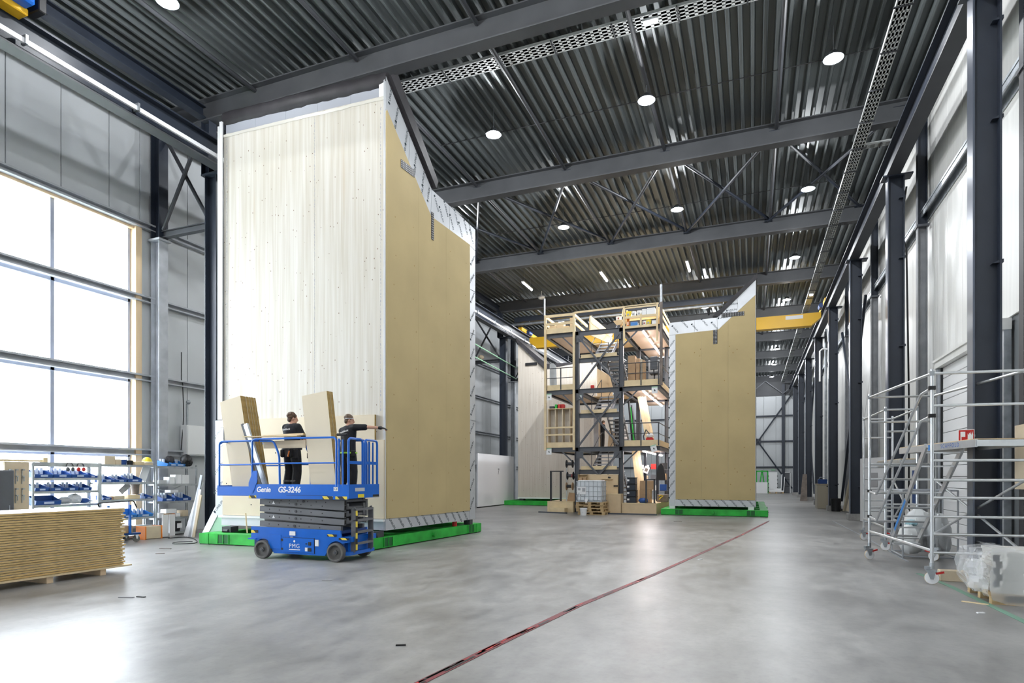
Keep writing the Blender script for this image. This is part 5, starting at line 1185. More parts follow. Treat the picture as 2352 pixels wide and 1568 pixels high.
# ================================================================== STAIR TOWER
TW = thing('stair_tower', 'multi-storey steel stair tower with timber decks between the modules', 'work tower', (-6.7, 31, 0))
tb = lambda n, mb, m, p=TW: build(n, mb, m, p)
XA, XB, YF, YR = -7.88, -5.74, 28.6, 33.2
XLL, XRR = -9.45, -3.95
LV = (3.03, 5.83, 8.62); MIDL = (1.95, 4.65, 7.31)
for x in (XA, XB):
    for y in (YF, YR): tb('column', MB().ibeam((x, y, 0), (x, y, 8.75), .20, .20, .012, .016, up=(1, 0, 0)), 'steel_grey')
for x in (-4.25, -9.2):
    tb('column', MB().ibeam((x, YR, 0), (x, YR, 8.6), .18, .18, .012, .016, up=(1, 0, 0)), 'steel_grey')
for z in LV:
    for y in (YF, YR): tb('deck_beam', MB().ibeam((XLL, y, z), (XRR, y, z), .14, .22, .012, .018), 'steel_grey')
    for x in (XLL+.05, XA, XB, XRR-.05): tb('side_beam', MB().ibeam((x, YF+.1, z), (x, YR+2.6 if x > -6 else YR, z), .14, .20, .012, .018), 'steel_grey')
    for x0, x1, y1 in ((XLL, XA-.05, YR), (XB+.05, XRR, YR+2.6)):
        tb('deck_board', MB().bb(x0, x1, YF, y1, z+.11, z+.15), 'ply'); tb('soffit', MB().bb(x0+.12, x1-.12, YF+.12, y1-.1, z-.02, z+.0), 'ply_lamplit')
    tb('deck_board', MB().bb(XA, XB, 31.7, YR, z+.11, z+.15), 'ply')
    if z < 8:
        tb('toe_board', MB().bb(XB+.12, XRR, YF-.11, YF-.08, z+.10, z+.38), 'timber')
    tb('toe_board', MB().bb(XLL, XA-.1, YF-.11, YF-.08, z+.10, z+.36), 'timber')
    tb('toe_board', MB().bb(XRR-.02, XRR+.02, YF-.1, YR+2.6, z+.10, z+.36), 'timber')
    for x, s in ((XA, -1), (XB, 1)):
        tb('knee_brace', MB().bar((x+s*.08, YF, z-.75), (x+s*.75, YF, z-.10), .06, .06), 'steel_grey')
        tb('gusset', MB().box((x-s*.16, YF-.11, z-.28), (.34, .015, .32)), 'steel_grey')
for z in MIDL:
    tb('landing_beam', MB().ibeam((XA+.1, YF+.02, z), (XB-.1, YF+.02, z), .12, .22, .012, .018), 'steel_grey'); tb('landing_deck', MB().bb(XA+.1, XB-.1, YF+.05, 29.6, z+.11, z+.15), 'ply'); tb('landing_edge', MB().bb(XA+.2, XB-.2, YF-.06, YF-.03, z+.10, z+.27), 'timber')
for z0, z1 in ((5.98, 8.42), (3.20, 5.62)):
    tb('cross_brace', MB().bar((XA+.1, YF-.12, z0), (XB-.1, YF-.12, z1), .08, .08), 'steel_grey'); tb('cross_brace', MB().bar((XA+.1, YF-.16, z1), (XB-.1, YF-.16, z0), .08, .08), 'steel_grey')
tb('cross_brace', MB().bar((XA+.1, YF-.12, 2.85), (-6.75, YF-.12, 1.72), .08, .08), 'steel_grey'); tb('cross_brace', MB().bar((XB-.1, YF-.12, 2.85), (-6.85, YF-.12, 1.72), .08, .08), 'steel_grey')
# stair flights: wide one up the left, return flight on the right
tread = mesh_of(MB().box((0, 0, 0), (.80, .24, .03)).box((0, -.11, -.03), (.80, .02, .05)), 'tread', 'galv_dull')
for zm, zl in zip(MIDL, LV):
    n = 6
    for k in range(n):
        f = (k+.5)/n; link('tread', tread, TW, RM[TW.name].inverted() @ V((-7.00, 29.7+1.9*f, zm+.13+(zl-zm)*f)))
    for x in (-7.42, -6.58): tb('stringer', MB().bar((x, 29.6, zm+.05), (x, 31.7, zl+.05), .03, .20), 'steel_grey')
    for x in (-7.42, -6.58): tb('stair_rail', MB().cyl((x, 29.6, zm+1.0), (x, 31.7, zl+1.0), .02, 6).cyl((x, 29.6, zm+.1), (x, 29.6, zm+1.0), .018, 6).cyl((x, 31.7, zl+.1), (x, 31.7, zl+1.0), .018, 6), 'steel_dark')
for zl, zm in zip((.15,)+LV[:2], MIDL):
    n = 9
    for k in range(n):
        f = (k+.5)/n; link('tread', tread, TW, RM[TW.name].inverted() @ V((-6.22, 31.6-1.9*f, zl+.13+(zm-zl)*f)))
    for x in (-6.63, -5.86): tb('stringer', MB().bar((x, 31.7, zl+.05), (x, 29.6, zm+.05), .03, .20), 'steel_dark')
# top deck timber guard, left
for x in (-9.45, -8.0): tb('timber_post', MB().bb(x-.05, x+.05, YF-.22, YF-.12, 3.0, 9.62), 'timber')
for z in (9.16, 9.55): tb('timber_rail', MB().bb(-9.45, -8.0, YF-.20, YF-.14, z-.06, z+.06), 'timber'); tb('timber_rail', MB().bb(-8.04, -7.98, YF-.1, 31, z-.06, z+.06), 'timber'); tb('timber_rail', MB().bb(-9.48, -9.42, YF-.1, 31, z-.06, z+.06), 'timber')
tb('timber_fascia', MB().bb(-9.5, -7.95, YF-.16, YF-.11, 8.70, 8.95), 'timber'); tb('timber_post', MB().bb(-7.55, -7.48, 29.6, 29.68, 8.75, 9.62), 'timber')
tb('pole', MB().cyl((-9.50, YF-.15, 9.62), (-9.50, YF-.15, 10.45), .045, 8), 'galv')
tb('pole', MB().cyl((-3.88, YF-.15, 5.9), (-3.88, YF-.15, 9.7), .07, 8), 'tarp'); tb('pole', MB().cyl((-3.88, YF-.15, 9.7), (-3.88, YF-.15, 10.5), .05, 8), 'galv')
tb('bridge_rail', MB().bar((-7.98, YF-.15, 9.62), (-4.0, YF-.15, 9.66), .06, .08), 'timber')
# top deck timber rack, right
for x in (-5.58, -4.80, -4.06): tb('rack_post', MB().bb(x-.04, x+.04, YF-.2, YF-.12, 7.95 if x != -4.80 else 8.7, 9.66 if x != -4.8 else 9.25), 'timber')
for x in (-5.58, -4.06): tb('rack_post', MB().bb(x-.04, x+.04, YF+.5, YF+.58, 8.7, 9.66), 'timber')
for z in (8.72, 9.18): tb('rack_shelf', MB().bb(-5.6, -4.04, YF-.16, YF+.55, z-.03, z+.0), 'timber'); tb('rack_edge', MB().bb(-5.6, -4.04, YF-.18, YF-.15, z-.10, z+.01), 'timber')
tb('rack_rail', MB().bb(-5.6, -4.04, YF-.18, YF-.14, 9.55, 9.64), 'timber')
for z in (9.1, 9.55): tb('timber_rail', MB().bar((-5.62, YF-.1, z), (-5.9, 29.6, z), .05, .09), 'timber')
for z in (8.85, 9.3, 9.6): tb('timber_rail', MB().bar((-3.96, YF, z), (-3.96, 36, z), .04, .10), 'timber')
# steel railings
def railing(x0, x1, z, y=YF-.13):
    tb('handrail', MB().cyl((x0, y, z+1.10), (x1, y, z+1.10), .022, 8), 'steel_dark'); tb('knee_rail', MB().cyl((x0, y, z+.62), (x1, y, z+.62), .018, 8), 'steel_dark')
    n = 2
    for k in range(n+1): x = x0+(x1-x0)*k/n; tb('rail_post', MB().bb(x-.025, x+.025, y-.01, y+.02, z+.05, z+1.1), 'steel_dark')
railing(-9.4, -7.95, 5.9); railing(-5.6, -4.0, 5.9); railing(-5.6, -4.0, 3.1)
tb('handrail', MB().cyl((-4.0, YF-.1, 4.2), (-3.98, 36, 4.2), .022, 8).cyl((-4.0, YF-.1, 3.7), (-3.98, 36, 3.7), .018, 8).cyl((-4.0, YF-.1, 7.0), (-3.98, 36, 7.0), .022, 8), 'steel_dark')
# tube lamps below the right decks
for j, z in enumerate(LV):
    for k in range(4):
        t = thing('deck_light', f'lit tube light below the {["lowest", "middle", "top"][j]} right deck of the tower, {["nearest", "second", "third", "farthest"][k]}', 'lamp', (-4.75, 29.3+1.7*k, z-.16), 0, 'tower tube lights')
        build('housing', MB().bb(-4.81, -4.69, 28.75+1.7*k, 30.05+1.7*k, z-.10, z-.04), 'white', t); build('tube', MB().cyl((-4.75, 28.78+1.7*k, z-.13), (-4.75, 30.02+1.7*k, z-.13), .035, 8), 'tube_on', t)
        add_light(t, (0, .1, -.04), 22, .1, 'RECTANGLE', sy=1.2, col=(1, .92, .88))
# base plinths
def plinth(x0, x1, y0, y1, h, label, m='ply'):
    t = thing('timber_plinth', label, 'plinth', ((x0+x1)/2, (y0+y1)/2, 0)); build('box', MB().bb(x0, x1, y0, y1, 0, h-.03), m, t); build('top', MB().bb(x0-.01, x1+.01, y0-.01, y1, h-.03, h), 'timber', t); return t
plinth(-9.30, -8.0, 28.3, 31, .52, 'low plywood plinth at the left foot of the stair tower', 'timber')
plinth(-5.58, -4.02, 27.9, 33, .50, 'low plywood plinth at the right foot of the stair tower')
plinth(-7.76, -5.86, 28.35, 29.5, 1.82, 'tall plywood box behind the liquid container under the tower')
plinth(-6.62, -5.60, 27.75, 28.33, .92, 'waist-high plywood box right of the liquid container')
solo('step_box', MB().cbox((-8.65, 28.02, .11), (.75, .5, .22), .01), 'timber', 'small plywood step in front of the left plinth', 'step')
solo('steel_strip', MB().bar((-9.5, 27.6, .03), (-8.0, 27.2, .03), .10, .06), 'steel_grey', 'grey steel angle lying before the left plinth', 'strip'); solo('steel_strip', MB().bb(-6.4, -3.95, 27.45, 27.6, 0, .06), 'steel_grey', 'grey steel angle lying before the right plinth', 'strip')
t = thing('guard_frame', 'black steel hoop standing on the left plinth', 'barrier', (-8.9, 28.5, .52)); build('hoop', MB().bb(-9.22, -9.14, 28.45, 28.53, .52, 1.95).bb(-8.72, -8.64, 28.45, 28.53, .52, 1.95).bb(-9.22, -8.55, 28.44, 28.54, 1.95, 2.0), 'black', t); build('foot', MB().bb(-9.24, -8.62, 28.42, 28.56, .52, .535), 'black', t)
t = thing('guard_frame', 'black steel hoop standing on the right plinth', 'barrier', (-4.35, 28.3, .5)); build('hoop', MB().bb(-4.55, -4.48, 28.15, 28.22, .5, 1.6).bb(-4.18, -4.11, 28.15, 28.22, .5, 1.6).bb(-4.55, -4.11, 28.15, 28.22, 1.56, 1.6), 'steel_dark', t); build('foot', MB().bb(-4.58, -4.08, 28.12, 28.25, .5, .515), 'black', t)
# liquid container on pallets
def pallet(x, y, z, lx, ly, label, m='pallet', group=None, rz=0):
    t = thing('pallet', label, 'pallet', (x, y, z), rz, group)
    A = lambda n, b: link(n, mesh_of(b, n, m), t)
    for k in range(5): A('deck_board', MB().box((0, -ly/2+ly*(k+.5)/5, .133), (lx, ly/5*.78, .022)))
    for k in range(3):
        for j in range(3): A('block', MB().cbox((-lx/2+.07+(lx-.14)*k/2, -ly/2+.06+(ly-.12)*j/2, .061), (.14, .10, .078), .004))
    for k in range(3): A('stringer', MB().box((-lx/2+.07+(lx-.14)*k/2, 0, .111), (.14, ly, .022)))
    for k in range(3): A('bottom_board', MB().box((0, -ly/2+.06+(ly-.12)*k/2, .011), (lx, .10, .022)))
    return t
for k in range(4): pallet(-6.82+.04*(k % 2)+(.12 if k == 0 else 0), 27.180, .144*k, 1.25, 1.0, 'wooden pallet ' + ['at the bottom of the pile', 'second in the pile', 'third in the pile', 'on top of the pile'][k] + ' under the white liquid container', rz=.03*(k % 3-1))
t = thing('liquid_container', 'white caged liquid container on a pile of pallets before the tower', 'container', (-6.82, 27.180, .58))
build('tank', MB().cbox((-6.82, 27.180, 1.08), (1.12, .92, .94), .06), 'ibc_plastic', t); cg = MB()
for z in (.62, .84, 1.06, 1.28, 1.5):
    cg.path([(-7.41, 26.690, z), (-6.23, 26.690, z), (-6.23, 27.670, z), (-7.41, 27.670, z)], .012, 6, True)
build('cage_ring', cg, 'galv', t)
for k in range(7): build('cage_bar', MB().cyl((-7.41+1.18*k/6, 26.690, .6), (-7.41+1.18*k/6, 26.690, 1.52), .012, 6), 'galv', t)
for k in range(1, 5): build('cage_bar', MB().cyl((-6.23, 26.690+.98*k/5, .6), (-6.23, 26.690+.98*k/5, 1.52), .012, 6), 'galv', t)
build('label_plate', MB().bb(-7.36, -6.95, 26.670, 26.680, .92, 1.26), 'white', t); [build('label_print', MB().bb(a, c, 26.665, 26.670, e, f), 'print_grey', t) for a, c, e, f in ((-7.32, -7.2, 1.1, 1.2), (-7.12, -6.98, 1.04, 1.2), (-7.3, -7.24, .95, .99))]
build('valve', MB().cyl((-6.92, 26.730, .66), (-6.92, 26.590, .66), .07, 10).cyl((-6.92, 26.610, .66), (-6.92, 26.610, .56), .04, 8), 'white', t); build('base', MB().bb(-7.42, -6.22, 26.680, 27.680, .578, .61), 'galv', t)
t = thing('bucket', 'white plastic bucket on the floor before the pallets', 'bucket', (-6.95, 26.25, 0)); build('pail', MB().lathe((-6.95, 26.25, 0), [(.13, 0), (.155, .30), (.165, .30), (.165, .33), (.0, .335)], 18), 'white', t, True); build('handle', MB().path([(-7.11, 26.25, .3), (-7.1, 26.2, .2), (-6.95, 26.1, .15), (-6.8, 26.2, .2), (-6.79, 26.25, .3)], .006, 5), 'galv', t)
# cable reels on a rack left of the tower foot
t = thing('reel_rack', 'slim steel rack holding three cable reels left of the tower foot', 'rack', (-8.3, 28.5, .5))
for x in (-8.42, -8.02): build('upright', MB().bb(x-.015, x+.015, 28.62, 28.66, .52, 2.5), 'galv', t)
for z in (2.33, 1.76, 1.25): build('axle', MB().cyl((-8.42, 28.5, z), (-7.98, 28.5, z), .015, 6), 'galv', t)
for k, (z, m, x0) in enumerate(((2.33, 'black', -8.36), (1.76, 'black', -8.32), (1.25, 'carton', -8.36))):
    t = thing('cable_reel', ['black cable reel, top of the rack left of the tower', 'black cable reel with red wire, middle of the rack', 'wooden cable reel, bottom of the rack left of the tower'][k], 'reel', (x0+.15, 28.4, z-.19))
    for s in (0, .3): build('flange', MB().lathe((x0+s, 28.38, z), [(.0, 0), (.19, 0), (.19, .02), (.0, .02)], 20, (1, 0, 0)), m, t)
    build('wire', MB().cyl((x0+.02, 28.38, z), (x0+.3, 28.38, z), .08, 14), ['steel_dark', 'red', 'black'][k] if k != 1 else 'steel_dark', t)
    if k == 1: build('red_end', MB().cyl((x0+.24, 28.38, z), (x0+.3, 28.38, z), .085, 14), 'red', t)
solo('plywood_offcut', MB().prism([(-8.4, 28.6, .52), (-8.0, 28.6, .52), (-8.0, 28.6, .92), (-8.3, 28.6, .95)], (0, .02, 0)), 'carton', 'triangular plywood offcut standing on the left plinth', 'board')
# stacked boxes at the right foot
for k in range(4):
    t = thing('storage_box', f'black storage box with white label, {["bottom", "second", "third", "top"][k]} of the stack at the tower foot', 'box', (-5.22, 28.5, .5+k*.295), 0, 'black boxes at the tower foot')
    build('body', MB().cbox((-5.22+.01*(k % 2), 28.5, .5+k*.295+.135), (.44-.02*k, .5, .27), .015), 'steel_navy', t); build('lid', MB().cbox((-5.22+.01*(k % 2), 28.5, .5+k*.295+.28), (.47-.02*k, .53, .03), .01), 'black', t)
    build('label', MB().bb(-5.40, -5.30, 28.24, 28.25, .5+k*.295+.12, .5+k*.295+.20), 'white', t)
cz = .5
for k, (w, h, m) in enumerate(((.5, .2, 'carton'), (.5, .2, 'carton'), (.5, .2, 'carton'), (.62, .42, 'carton'))):
    carton(-4.63+(.08 if k == 3 else 0), 28.78, cz, w, .5, h, m, f'brown carton, {["bottom", "second", "third", "largest at the top"][k]} of the pile at the tower foot', group='cartons at the tower foot'); cz += h+.002
bag(-4.68, 28.35, .5, (.22, .15, .12), 'bin_blue', 'dark blue cloth bundle on the right plinth before the cartons', 31, 'cloth_bundle')
solo('crate', MB().cbox((-4.0, 29.9, .68), (.5, .4, .36), .01), 'tarp', 'dark crate with yellow cable at the right end of the plinth', 'crate') ; solo('yellow_cable', MB().path([(-4.15, 29.68, .78), (-4.05, 29.66, .84), (-3.95, 29.66, .80), (-4.05, 29.66, .72), (-4.15, 29.66, .62)], .02, 6), 'yellow_b', 'yellow cable coil hanging on the dark crate', 'cable')
t = thing('work_jacket', 'black work jacket hanging at the back of the tower ground floor', 'jacket', (-4.1, 29.2, 1.6)); build('jacket_body', MB().prism([(-4.22, 29.2, 1.55), (-3.78, 29.2, 1.55), (-3.86, 29.2, 2.15), (-3.95, 29.2, 2.32), (-4.05, 29.2, 2.32), (-4.14, 29.2, 2.15)], (0, .12, 0)), 'black', t); build('hanger', MB().cyl((-4.0, 29.26, 2.3), (-4.0, 29.26, 2.9), .01, 5), 'galv', t)
for k in range(6):
    x = -5.35+.11*k; z0 = .5 if k < 3 else 3.18; zt = 3.0 if k < 3 else 5.6
    solo('leaning_board', MB().bar((x+.35 if k < 3 else x+.45, 29.2+.1*(k % 3), z0+.02), (x-.05 if k < 3 else x-.1, 29.8+.1*(k % 3), zt), .15, .03, up=(0, 1, 0)), ['timber', 'ply', 'timber', 'timber', 'ply', 'timber'][k],
         ['pale board leaning behind the black boxes, left', 'pale board leaning behind the black boxes, middle', 'pale board leaning behind the black boxes, right', 'tall pale board leaning on the middle deck, left', 'tall pale board leaning on the middle deck, middle', 'tall pale board leaning on the middle deck, right'][k], 'board', 'boards leaning in the tower')
for k, (x, m, hgt) in enumerate(((-5.60, 'black', 2.2), (-5.52, 'green', 1.9), (-5.44, 'steel_grey', 2.0))): solo('leaning_pole', MB().cyl((x+.25, 29.4, 3.18), (x, 29.7, 3.18+hgt), .05, 8), m, ['black roll leaning on the middle deck of the tower', 'green roll leaning on the middle deck of the tower', 'grey roll leaning on the middle deck of the tower'][k], 'roll')
t = thing('vacuum_cleaner', 'red and white workshop vacuum on the middle deck of the tower', 'vacuum', (-4.45, 28.85, 3.18)); build('tank', MB().cbox((-4.45, 28.85, 3.36), (.34, .34, .36), .05), 'red', t); build('head', MB().ell((-4.45, 28.85, 3.62), (.18, .18, .13), 14, 8), 'white', t, True); build('hose', MB().path([(-4.45, 28.70, 3.7), (-4.6, 28.68, 3.9), (-4.75, 28.85, 3.6), (-4.68, 28.85, 3.2)], .03, 8), 'steel_grey', t)
t = thing('office_chair', 'grey office chair on the upper right deck of the tower', 'chair', (-4.25, 28.75, 5.98)); build('backrest', MB().cbox((-4.25, 28.72, 6.98), (.34, .06, .62), .03), 'steel_grey', t); build('seat', MB().cbox((-4.25, 28.95, 6.52), (.42, .42, .09), .03), 'steel_dark', t); build('stem', MB().cyl((-4.25, 28.9, 6.05), (-4.25, 28.9, 6.5), .03, 8).bar((-4.25, 28.72, 6.45), (-4.25, 28.72, 6.8), .06, .02), 'black', t)
for k in range(5): build('foot', MB().bar((-4.25, 28.9, 6.05), (-4.25+.26*math.cos(k*1.257), 28.9+.26*math.sin(k*1.257), 6.01), .04, .04), 'black', t)
solo('white_board', MB().bb(-4.60, -4.08, 29.35, 29.4, 5.99, 7.25), 'panel', 'white panel standing behind the office chair', 'panel')
for k, (x, w, h, m) in enumerate(((-5.32, .34, 1.45, 'carton'), (-5.02, .16, 1.30, 'carton'), (-4.86, .10, 1.25, 'carton_pale'), (-4.74, .08, 1.2, 'carton'))): carton(x, 29.1, 5.985, w, .4, h, m, ['wide upright carton on the upper right deck', 'narrow upright carton on the upper right deck, second', 'pale slim carton on the upper right deck', 'slim upright carton on the upper right deck, last'][k], group='upright cartons on the upper deck')
# rack items
for k, (x, z, w, h, m, kind, lab) in enumerate([(-5.40, 9.19, .11, .20, 'yellow_b', 'r', 'yellow tub on the upper shelf of the top timber rack'), (-5.16, 9.19, .09, .19, 'white', 'r', 'white tub on the upper shelf of the top timber rack, left'), (-4.90, 9.19, .09, .20, 'white', 'r', 'white tub on the upper shelf of the top timber rack, right'), (-4.66, 9.19, .17, .22, 'white', 'b', 'small white carton on the upper rack shelf'), (-4.35, 9.19, .32, .24, 'white', 'b', 'large white carton on the upper rack shelf'),
      (-5.42, 8.73, .05, .32, 'orange', 'r', 'tall orange bottle on the lower rack shelf'), (-5.12, 8.73, .28, .15, 'bin_sky', 'b', 'blue box on the lower rack shelf'), (-4.66, 8.73, .09, .16, 'white', 'c', 'white tub with red cross on the lower rack shelf'), (-4.47, 8.73, .10, .19, 'yellow_b', 'r', 'yellow tub on the lower rack shelf'), (-4.19, 8.73, .2, .14, 'white', 'b', 'white carton at the right of the lower rack shelf'), (-6.02, 9.27, .12, .15, 'white', 'c', 'white tub with red cross on the small corner shelf')]):
    y = 28.62 if k < 10 else 29.4; w *= 1.15; h *= 1.25
    t = thing('tub' if kind != 'b' else 'box', lab, 'tub' if kind != 'b' else 'box', (x, y, z))
    if kind == 'b': build('body', MB().cbox((x, y, z+h/2), (w, .3, h), .01), m, t); build('lid_line', MB().bb(x-w/2-.003, x+w/2+.003, y-.153, y+.153, z+h*.8, z+h*.83), 'print_grey', t)
    else:
        build('body', MB().lathe((x, y, z), [(w*.9, 0), (w, h*.85), (w*1.05, h*.86), (w*1.05, h), (.001, h)], 16), m, t, True)
        if kind == 'c': build('red_cross', MB().box((x, y-w-.004, z+h*.45), (.08, .004, .025)).box((x, y-w-.004, z+h*.45), (.025, .004, .08)), 'red', t)
        else: build('label', MB().box((x, y-w-.002, z+h*.4), (w*.8, .004, h*.35)), 'print_grey' if m != 'orange' else 'white', t)
t = thing('corner_shelf', 'small tilted shelf beside the top timber rack', 'shelf', (-6.0, 29.4, 8.77)); build('plate', MB().prism([(-6.25, 29.2, 9.24), (-5.62, 29.2, 9.27), (-5.62, 29.6, 9.27), (-6.25, 29.6, 9.24)], (0, 0, -.02)).prism([(-6.25, 29.2, 9.22), (-5.62, 29.2, 9.25), (-5.62, 29.2, 9.05), (-6.1, 29.2, 9.02)], (0, .02, 0)), 'ply', t); build('leg', MB().bb(-5.95, -5.88, 29.35, 29.42, 8.77, 9.23), 'timber', t)
# top-left deck furniture and panels
for k, (x, w, h, m, lab) in enumerate([(-9.2, .34, .40, 'carton_pale', 'low pale box on the top left deck'), (-8.83, .38, .55, 'carton_pale', 'open pale box on the top left deck'), (-8.5, .25, .34, 'timber', 'small flat box on the top left deck'), (-8.22, .2, .72, 'carton_pale', 'upright pale carton by the timber post, top left deck')]): carton(x, 29.0, 8.775, w, .35, h, m, lab, tape=False, group='boxes on the top left deck')
t = thing('board_screen', 'wide fibreboard screen along the top deck of the tower', 'screen', (-7.4, 30.6, 8.77)); build('board', MB().prism([(-7.55, 29.7, 8.77), (-7.0, 32.2, 8.77), (-7.0, 32.2, 9.35), (-7.55, 29.7, 9.75)], (.04, 0, 0)), 'carton_pale', t); build('batten', MB().bar((-7.5, 29.75, 9.4), (-6.95, 32.2, 9.1), .04, .06), 'timber', t)
t = thing('timber_rack', 'pale timber rack of upright boards on the left middle deck of the tower', 'rack', (-8.7, 28.8, 3.18))
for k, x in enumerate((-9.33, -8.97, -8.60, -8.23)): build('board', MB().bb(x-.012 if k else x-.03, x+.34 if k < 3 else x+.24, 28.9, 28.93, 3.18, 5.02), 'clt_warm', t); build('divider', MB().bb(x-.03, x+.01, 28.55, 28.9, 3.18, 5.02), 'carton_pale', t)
for z in (4.10, 3.75): build('rail', MB().bb(-9.42, -7.95, 28.38, 28.44, z-.04, z+.04), 'timber', t)
build('top', MB().bb(-9.36, -7.98, 28.5, 28.93, 5.02, 5.05), 'timber', t)
for k, (x, w, m, lab) in enumerate(((-9.17, .22, 'steel_dark', 'dark crate on the timber rack'), (-8.95, .10, 'green', 'green crate on the timber rack'), (-8.78, .14, 'red', 'red crate on the timber rack, left'), (-8.62, .12, 'red', 'red crate on the timber rack, right'))):
    t = thing('crate', lab, 'crate', (x, 28.7, 5.05)); h = .12 if k == 0 else .20
    build('wall', MB().bb(x-w/2, x+w/2, 28.55, 28.57, 5.05, 5.05+h).bb(x-w/2, x+w/2, 28.83, 28.85, 5.05, 5.05+h).bb(x-w/2, x-w/2+.02, 28.57, 28.83, 5.05, 5.05+h).bb(x+w/2-.02, x+w/2, 28.57, 28.83, 5.05, 5.05+h), m, t); build('base', MB().bb(x-w/2, x+w/2, 28.57, 28.83, 5.05, 5.07), m, t)
solo('white_sheet', MB().prism([(-9.38, 28.9, 5.99), (-9.0, 28.9, 5.99), (-9.05, 28.9, 7.2), (-9.2, 28.9, 7.35), (-9.38, 28.9, 7.3)], (0, .03, 0)), 'panel', 'white board standing on the upper left deck of the tower', 'board')
solo('fibreboard_sheet', MB().prism([(-7.72, 32.0, 5.99), (-6.9, 32.0, 5.99), (-6.9, 32.0, 7.0), (-7.72, 32.0, 7.5)], (0, .03, 0)), 'ply', 'fibreboard panel behind the stairs on the upper deck', 'board')
for k, (x, z) in enumerate(((-9.28, 5.62), (-9.28, 2.95), (-4.18, 5.70), (-4.22, 3.02), (-7.70, 5.55))):
    t = thing('deck_sign', ['white sign plate on the left upper deck edge', 'white sign plate on the left middle deck edge', 'white sign plate on the right upper deck edge', 'white tilted sign plate on the right middle deck edge', 'small white sign beside the steel column'][k], 'sign', (x, YF-.125, z)); r_ = rot3(0, 0 if k != 3 else -.25, 0)
    s_ = .27 if k < 4 else .14
    build('plate', MB().box((x, YF-.125, z), (s_, .01, s_*1.15), r_), 'white', t); build('band', MB().box(V((x, YF-.131, z))+r_ @ V((0, 0, s_*.48)), (s_, .004, s_*.14), r_), 'green_pale', t)
    build('dark_mark', MB().box(V((x, YF-.1325, z))+r_ @ V((0, 0, -.01)), (s_*.16, .003, s_*.26), r_).box(V((x, YF-.1325, z))+r_ @ V((s_*.05, 0, -.04)), (s_*.22, .003, s_*.12), r_), 'ink', t)
solo('red_box', MB().cbox((-7.70, 30.9, 6.35), (.18, .15, .2), .02), 'red', 'small red box on the panel behind the upper cross brace', 'box')
for k in range(5):
    x = (-7.80, -7.72, -6.72, -6.50, -6.28)[k]
    solo('leaning_sheet', MB().bar((x+.06, 31.85+.1*k, 3.19), (x-.03, 32.2+.1*k, 5.0-.1*k), .26-.02*k, .03, up=(0, 1, 0)), ['print_grey', 'carton_pale', 'black', 'carton', 'white'][k], ['grey panel leaning inside the tower stair bay', 'pale panel leaning inside the tower stair bay', 'black panel leaning inside the tower stair bay', 'brown board leaning beside the tower worker', 'white panel leaning behind the tower worker'][k], 'panel', 'panels leaning in the stair bay')
solo('board_in_hand', MB().prism([(-7.30, 32.6, 3.18), (-7.02, 32.6, 3.18), (-6.86, 32.65, 4.15), (-7.22, 32.65, 4.25)], (0, .03, 0)), 'carton_pale', 'pale board beside the worker in the tower', 'board')


# clutter at the back of the tower ground floor
t = thing('parts_shelf', 'dark steel parts shelf at the back of the tower ground floor', 'shelf', (-4.7, 32.2, .5))
for x in (-5.4, -4.0): build('post', MB().bb(x-.03, x+.03, 32.0, 32.06, .5, 2.7), 'steel_navy', t)
for z in (1.0, 1.55, 2.1): build('board', MB().bb(-5.4, -4.0, 31.95, 32.4, z-.03, z), 'steel_grey', t)
for k in range(9):
    x, z = -5.2+.47*(k % 3), (1.0, 1.55, 2.1)[k//3]
    carton(x, 32.12, z, .34-.03*(k % 2), .3, .22+.05*(k % 3), ['carton', 'white', 'blue_dark', 'carton_pale', 'steel_grey', 'carton', 'white', 'red', 'black'][k], f'{["brown", "white", "dark blue", "pale", "grey", "brown", "white", "red", "black"][k]} box on the {["lower", "middle", "upper"][k//3]} board of the parts shelf, {["left", "middle", "right"][k%3]}', tape=False, group='boxes on the parts shelf')
for k, x in enumerate((-4.95, -4.35)): tb('inner_post', MB().ibeam((x, 30.6, 0), (x, 30.6, 2.9), .12, .12, .01, .012, up=(1, 0, 0)), 'steel_navy')
t = thing('paper_notice', 'white paper notice with dark picture hanging in the tower ground floor', 'notice', (-4.9, 30.5, 1.9)); build('paper', MB().box((-4.88, 30.5, 2.05), (.26, .01, .34), rot3(0, .4, 0)), 'white', t); build('picture', MB().box((-4.88, 30.49, 2.05), (.14, .01, .16), rot3(0, .4, 0)), 'tarp', t)
t = thing('wall_tool_shelf', 'small timber shelf with tool on the tall plywood box', 'shelf', (-6.3, 28.3, 1.6)); build('ledge', MB().bb(-6.62, -6.08, 28.22, 28.34, 1.60, 1.63), 'timber', t); build('tool', MB().cyl((-6.3, 28.28, 1.68), (-6.18, 28.28, 1.66), .04, 8), 'black', t)
t = thing('pigeonhole', 'open plywood pigeonhole with two small cartons above the liquid container', 'shelf', (-7.45, 28.3, 1.5)); build('frame', MB().bb(-7.74, -7.28, 28.2, 28.34, 1.52, 1.54).bb(-7.74, -7.28, 28.2, 28.34, 1.80, 1.82).bb(-7.74, -7.72, 28.2, 28.34, 1.54, 1.80).bb(-7.30, -7.28, 28.2, 28.34, 1.54, 1.80).bb(-7.72, -7.30, 28.32, 28.34, 1.54, 1.80), 'pallet', t)
for k, x in enumerate((-7.62, -7.42)): carton(x, 28.26, 1.54, .15, .1, .13, 'carton', ['small carton in the pigeonhole, left', 'small carton in the pigeonhole, right'][k], tape=False, group=None)
solo('socket_strip', MB().cbox((-5.95, 28.33, 1.28), (.2, .03, .07), .005), 'black', 'black socket strip on the tall plywood box', 'socket')
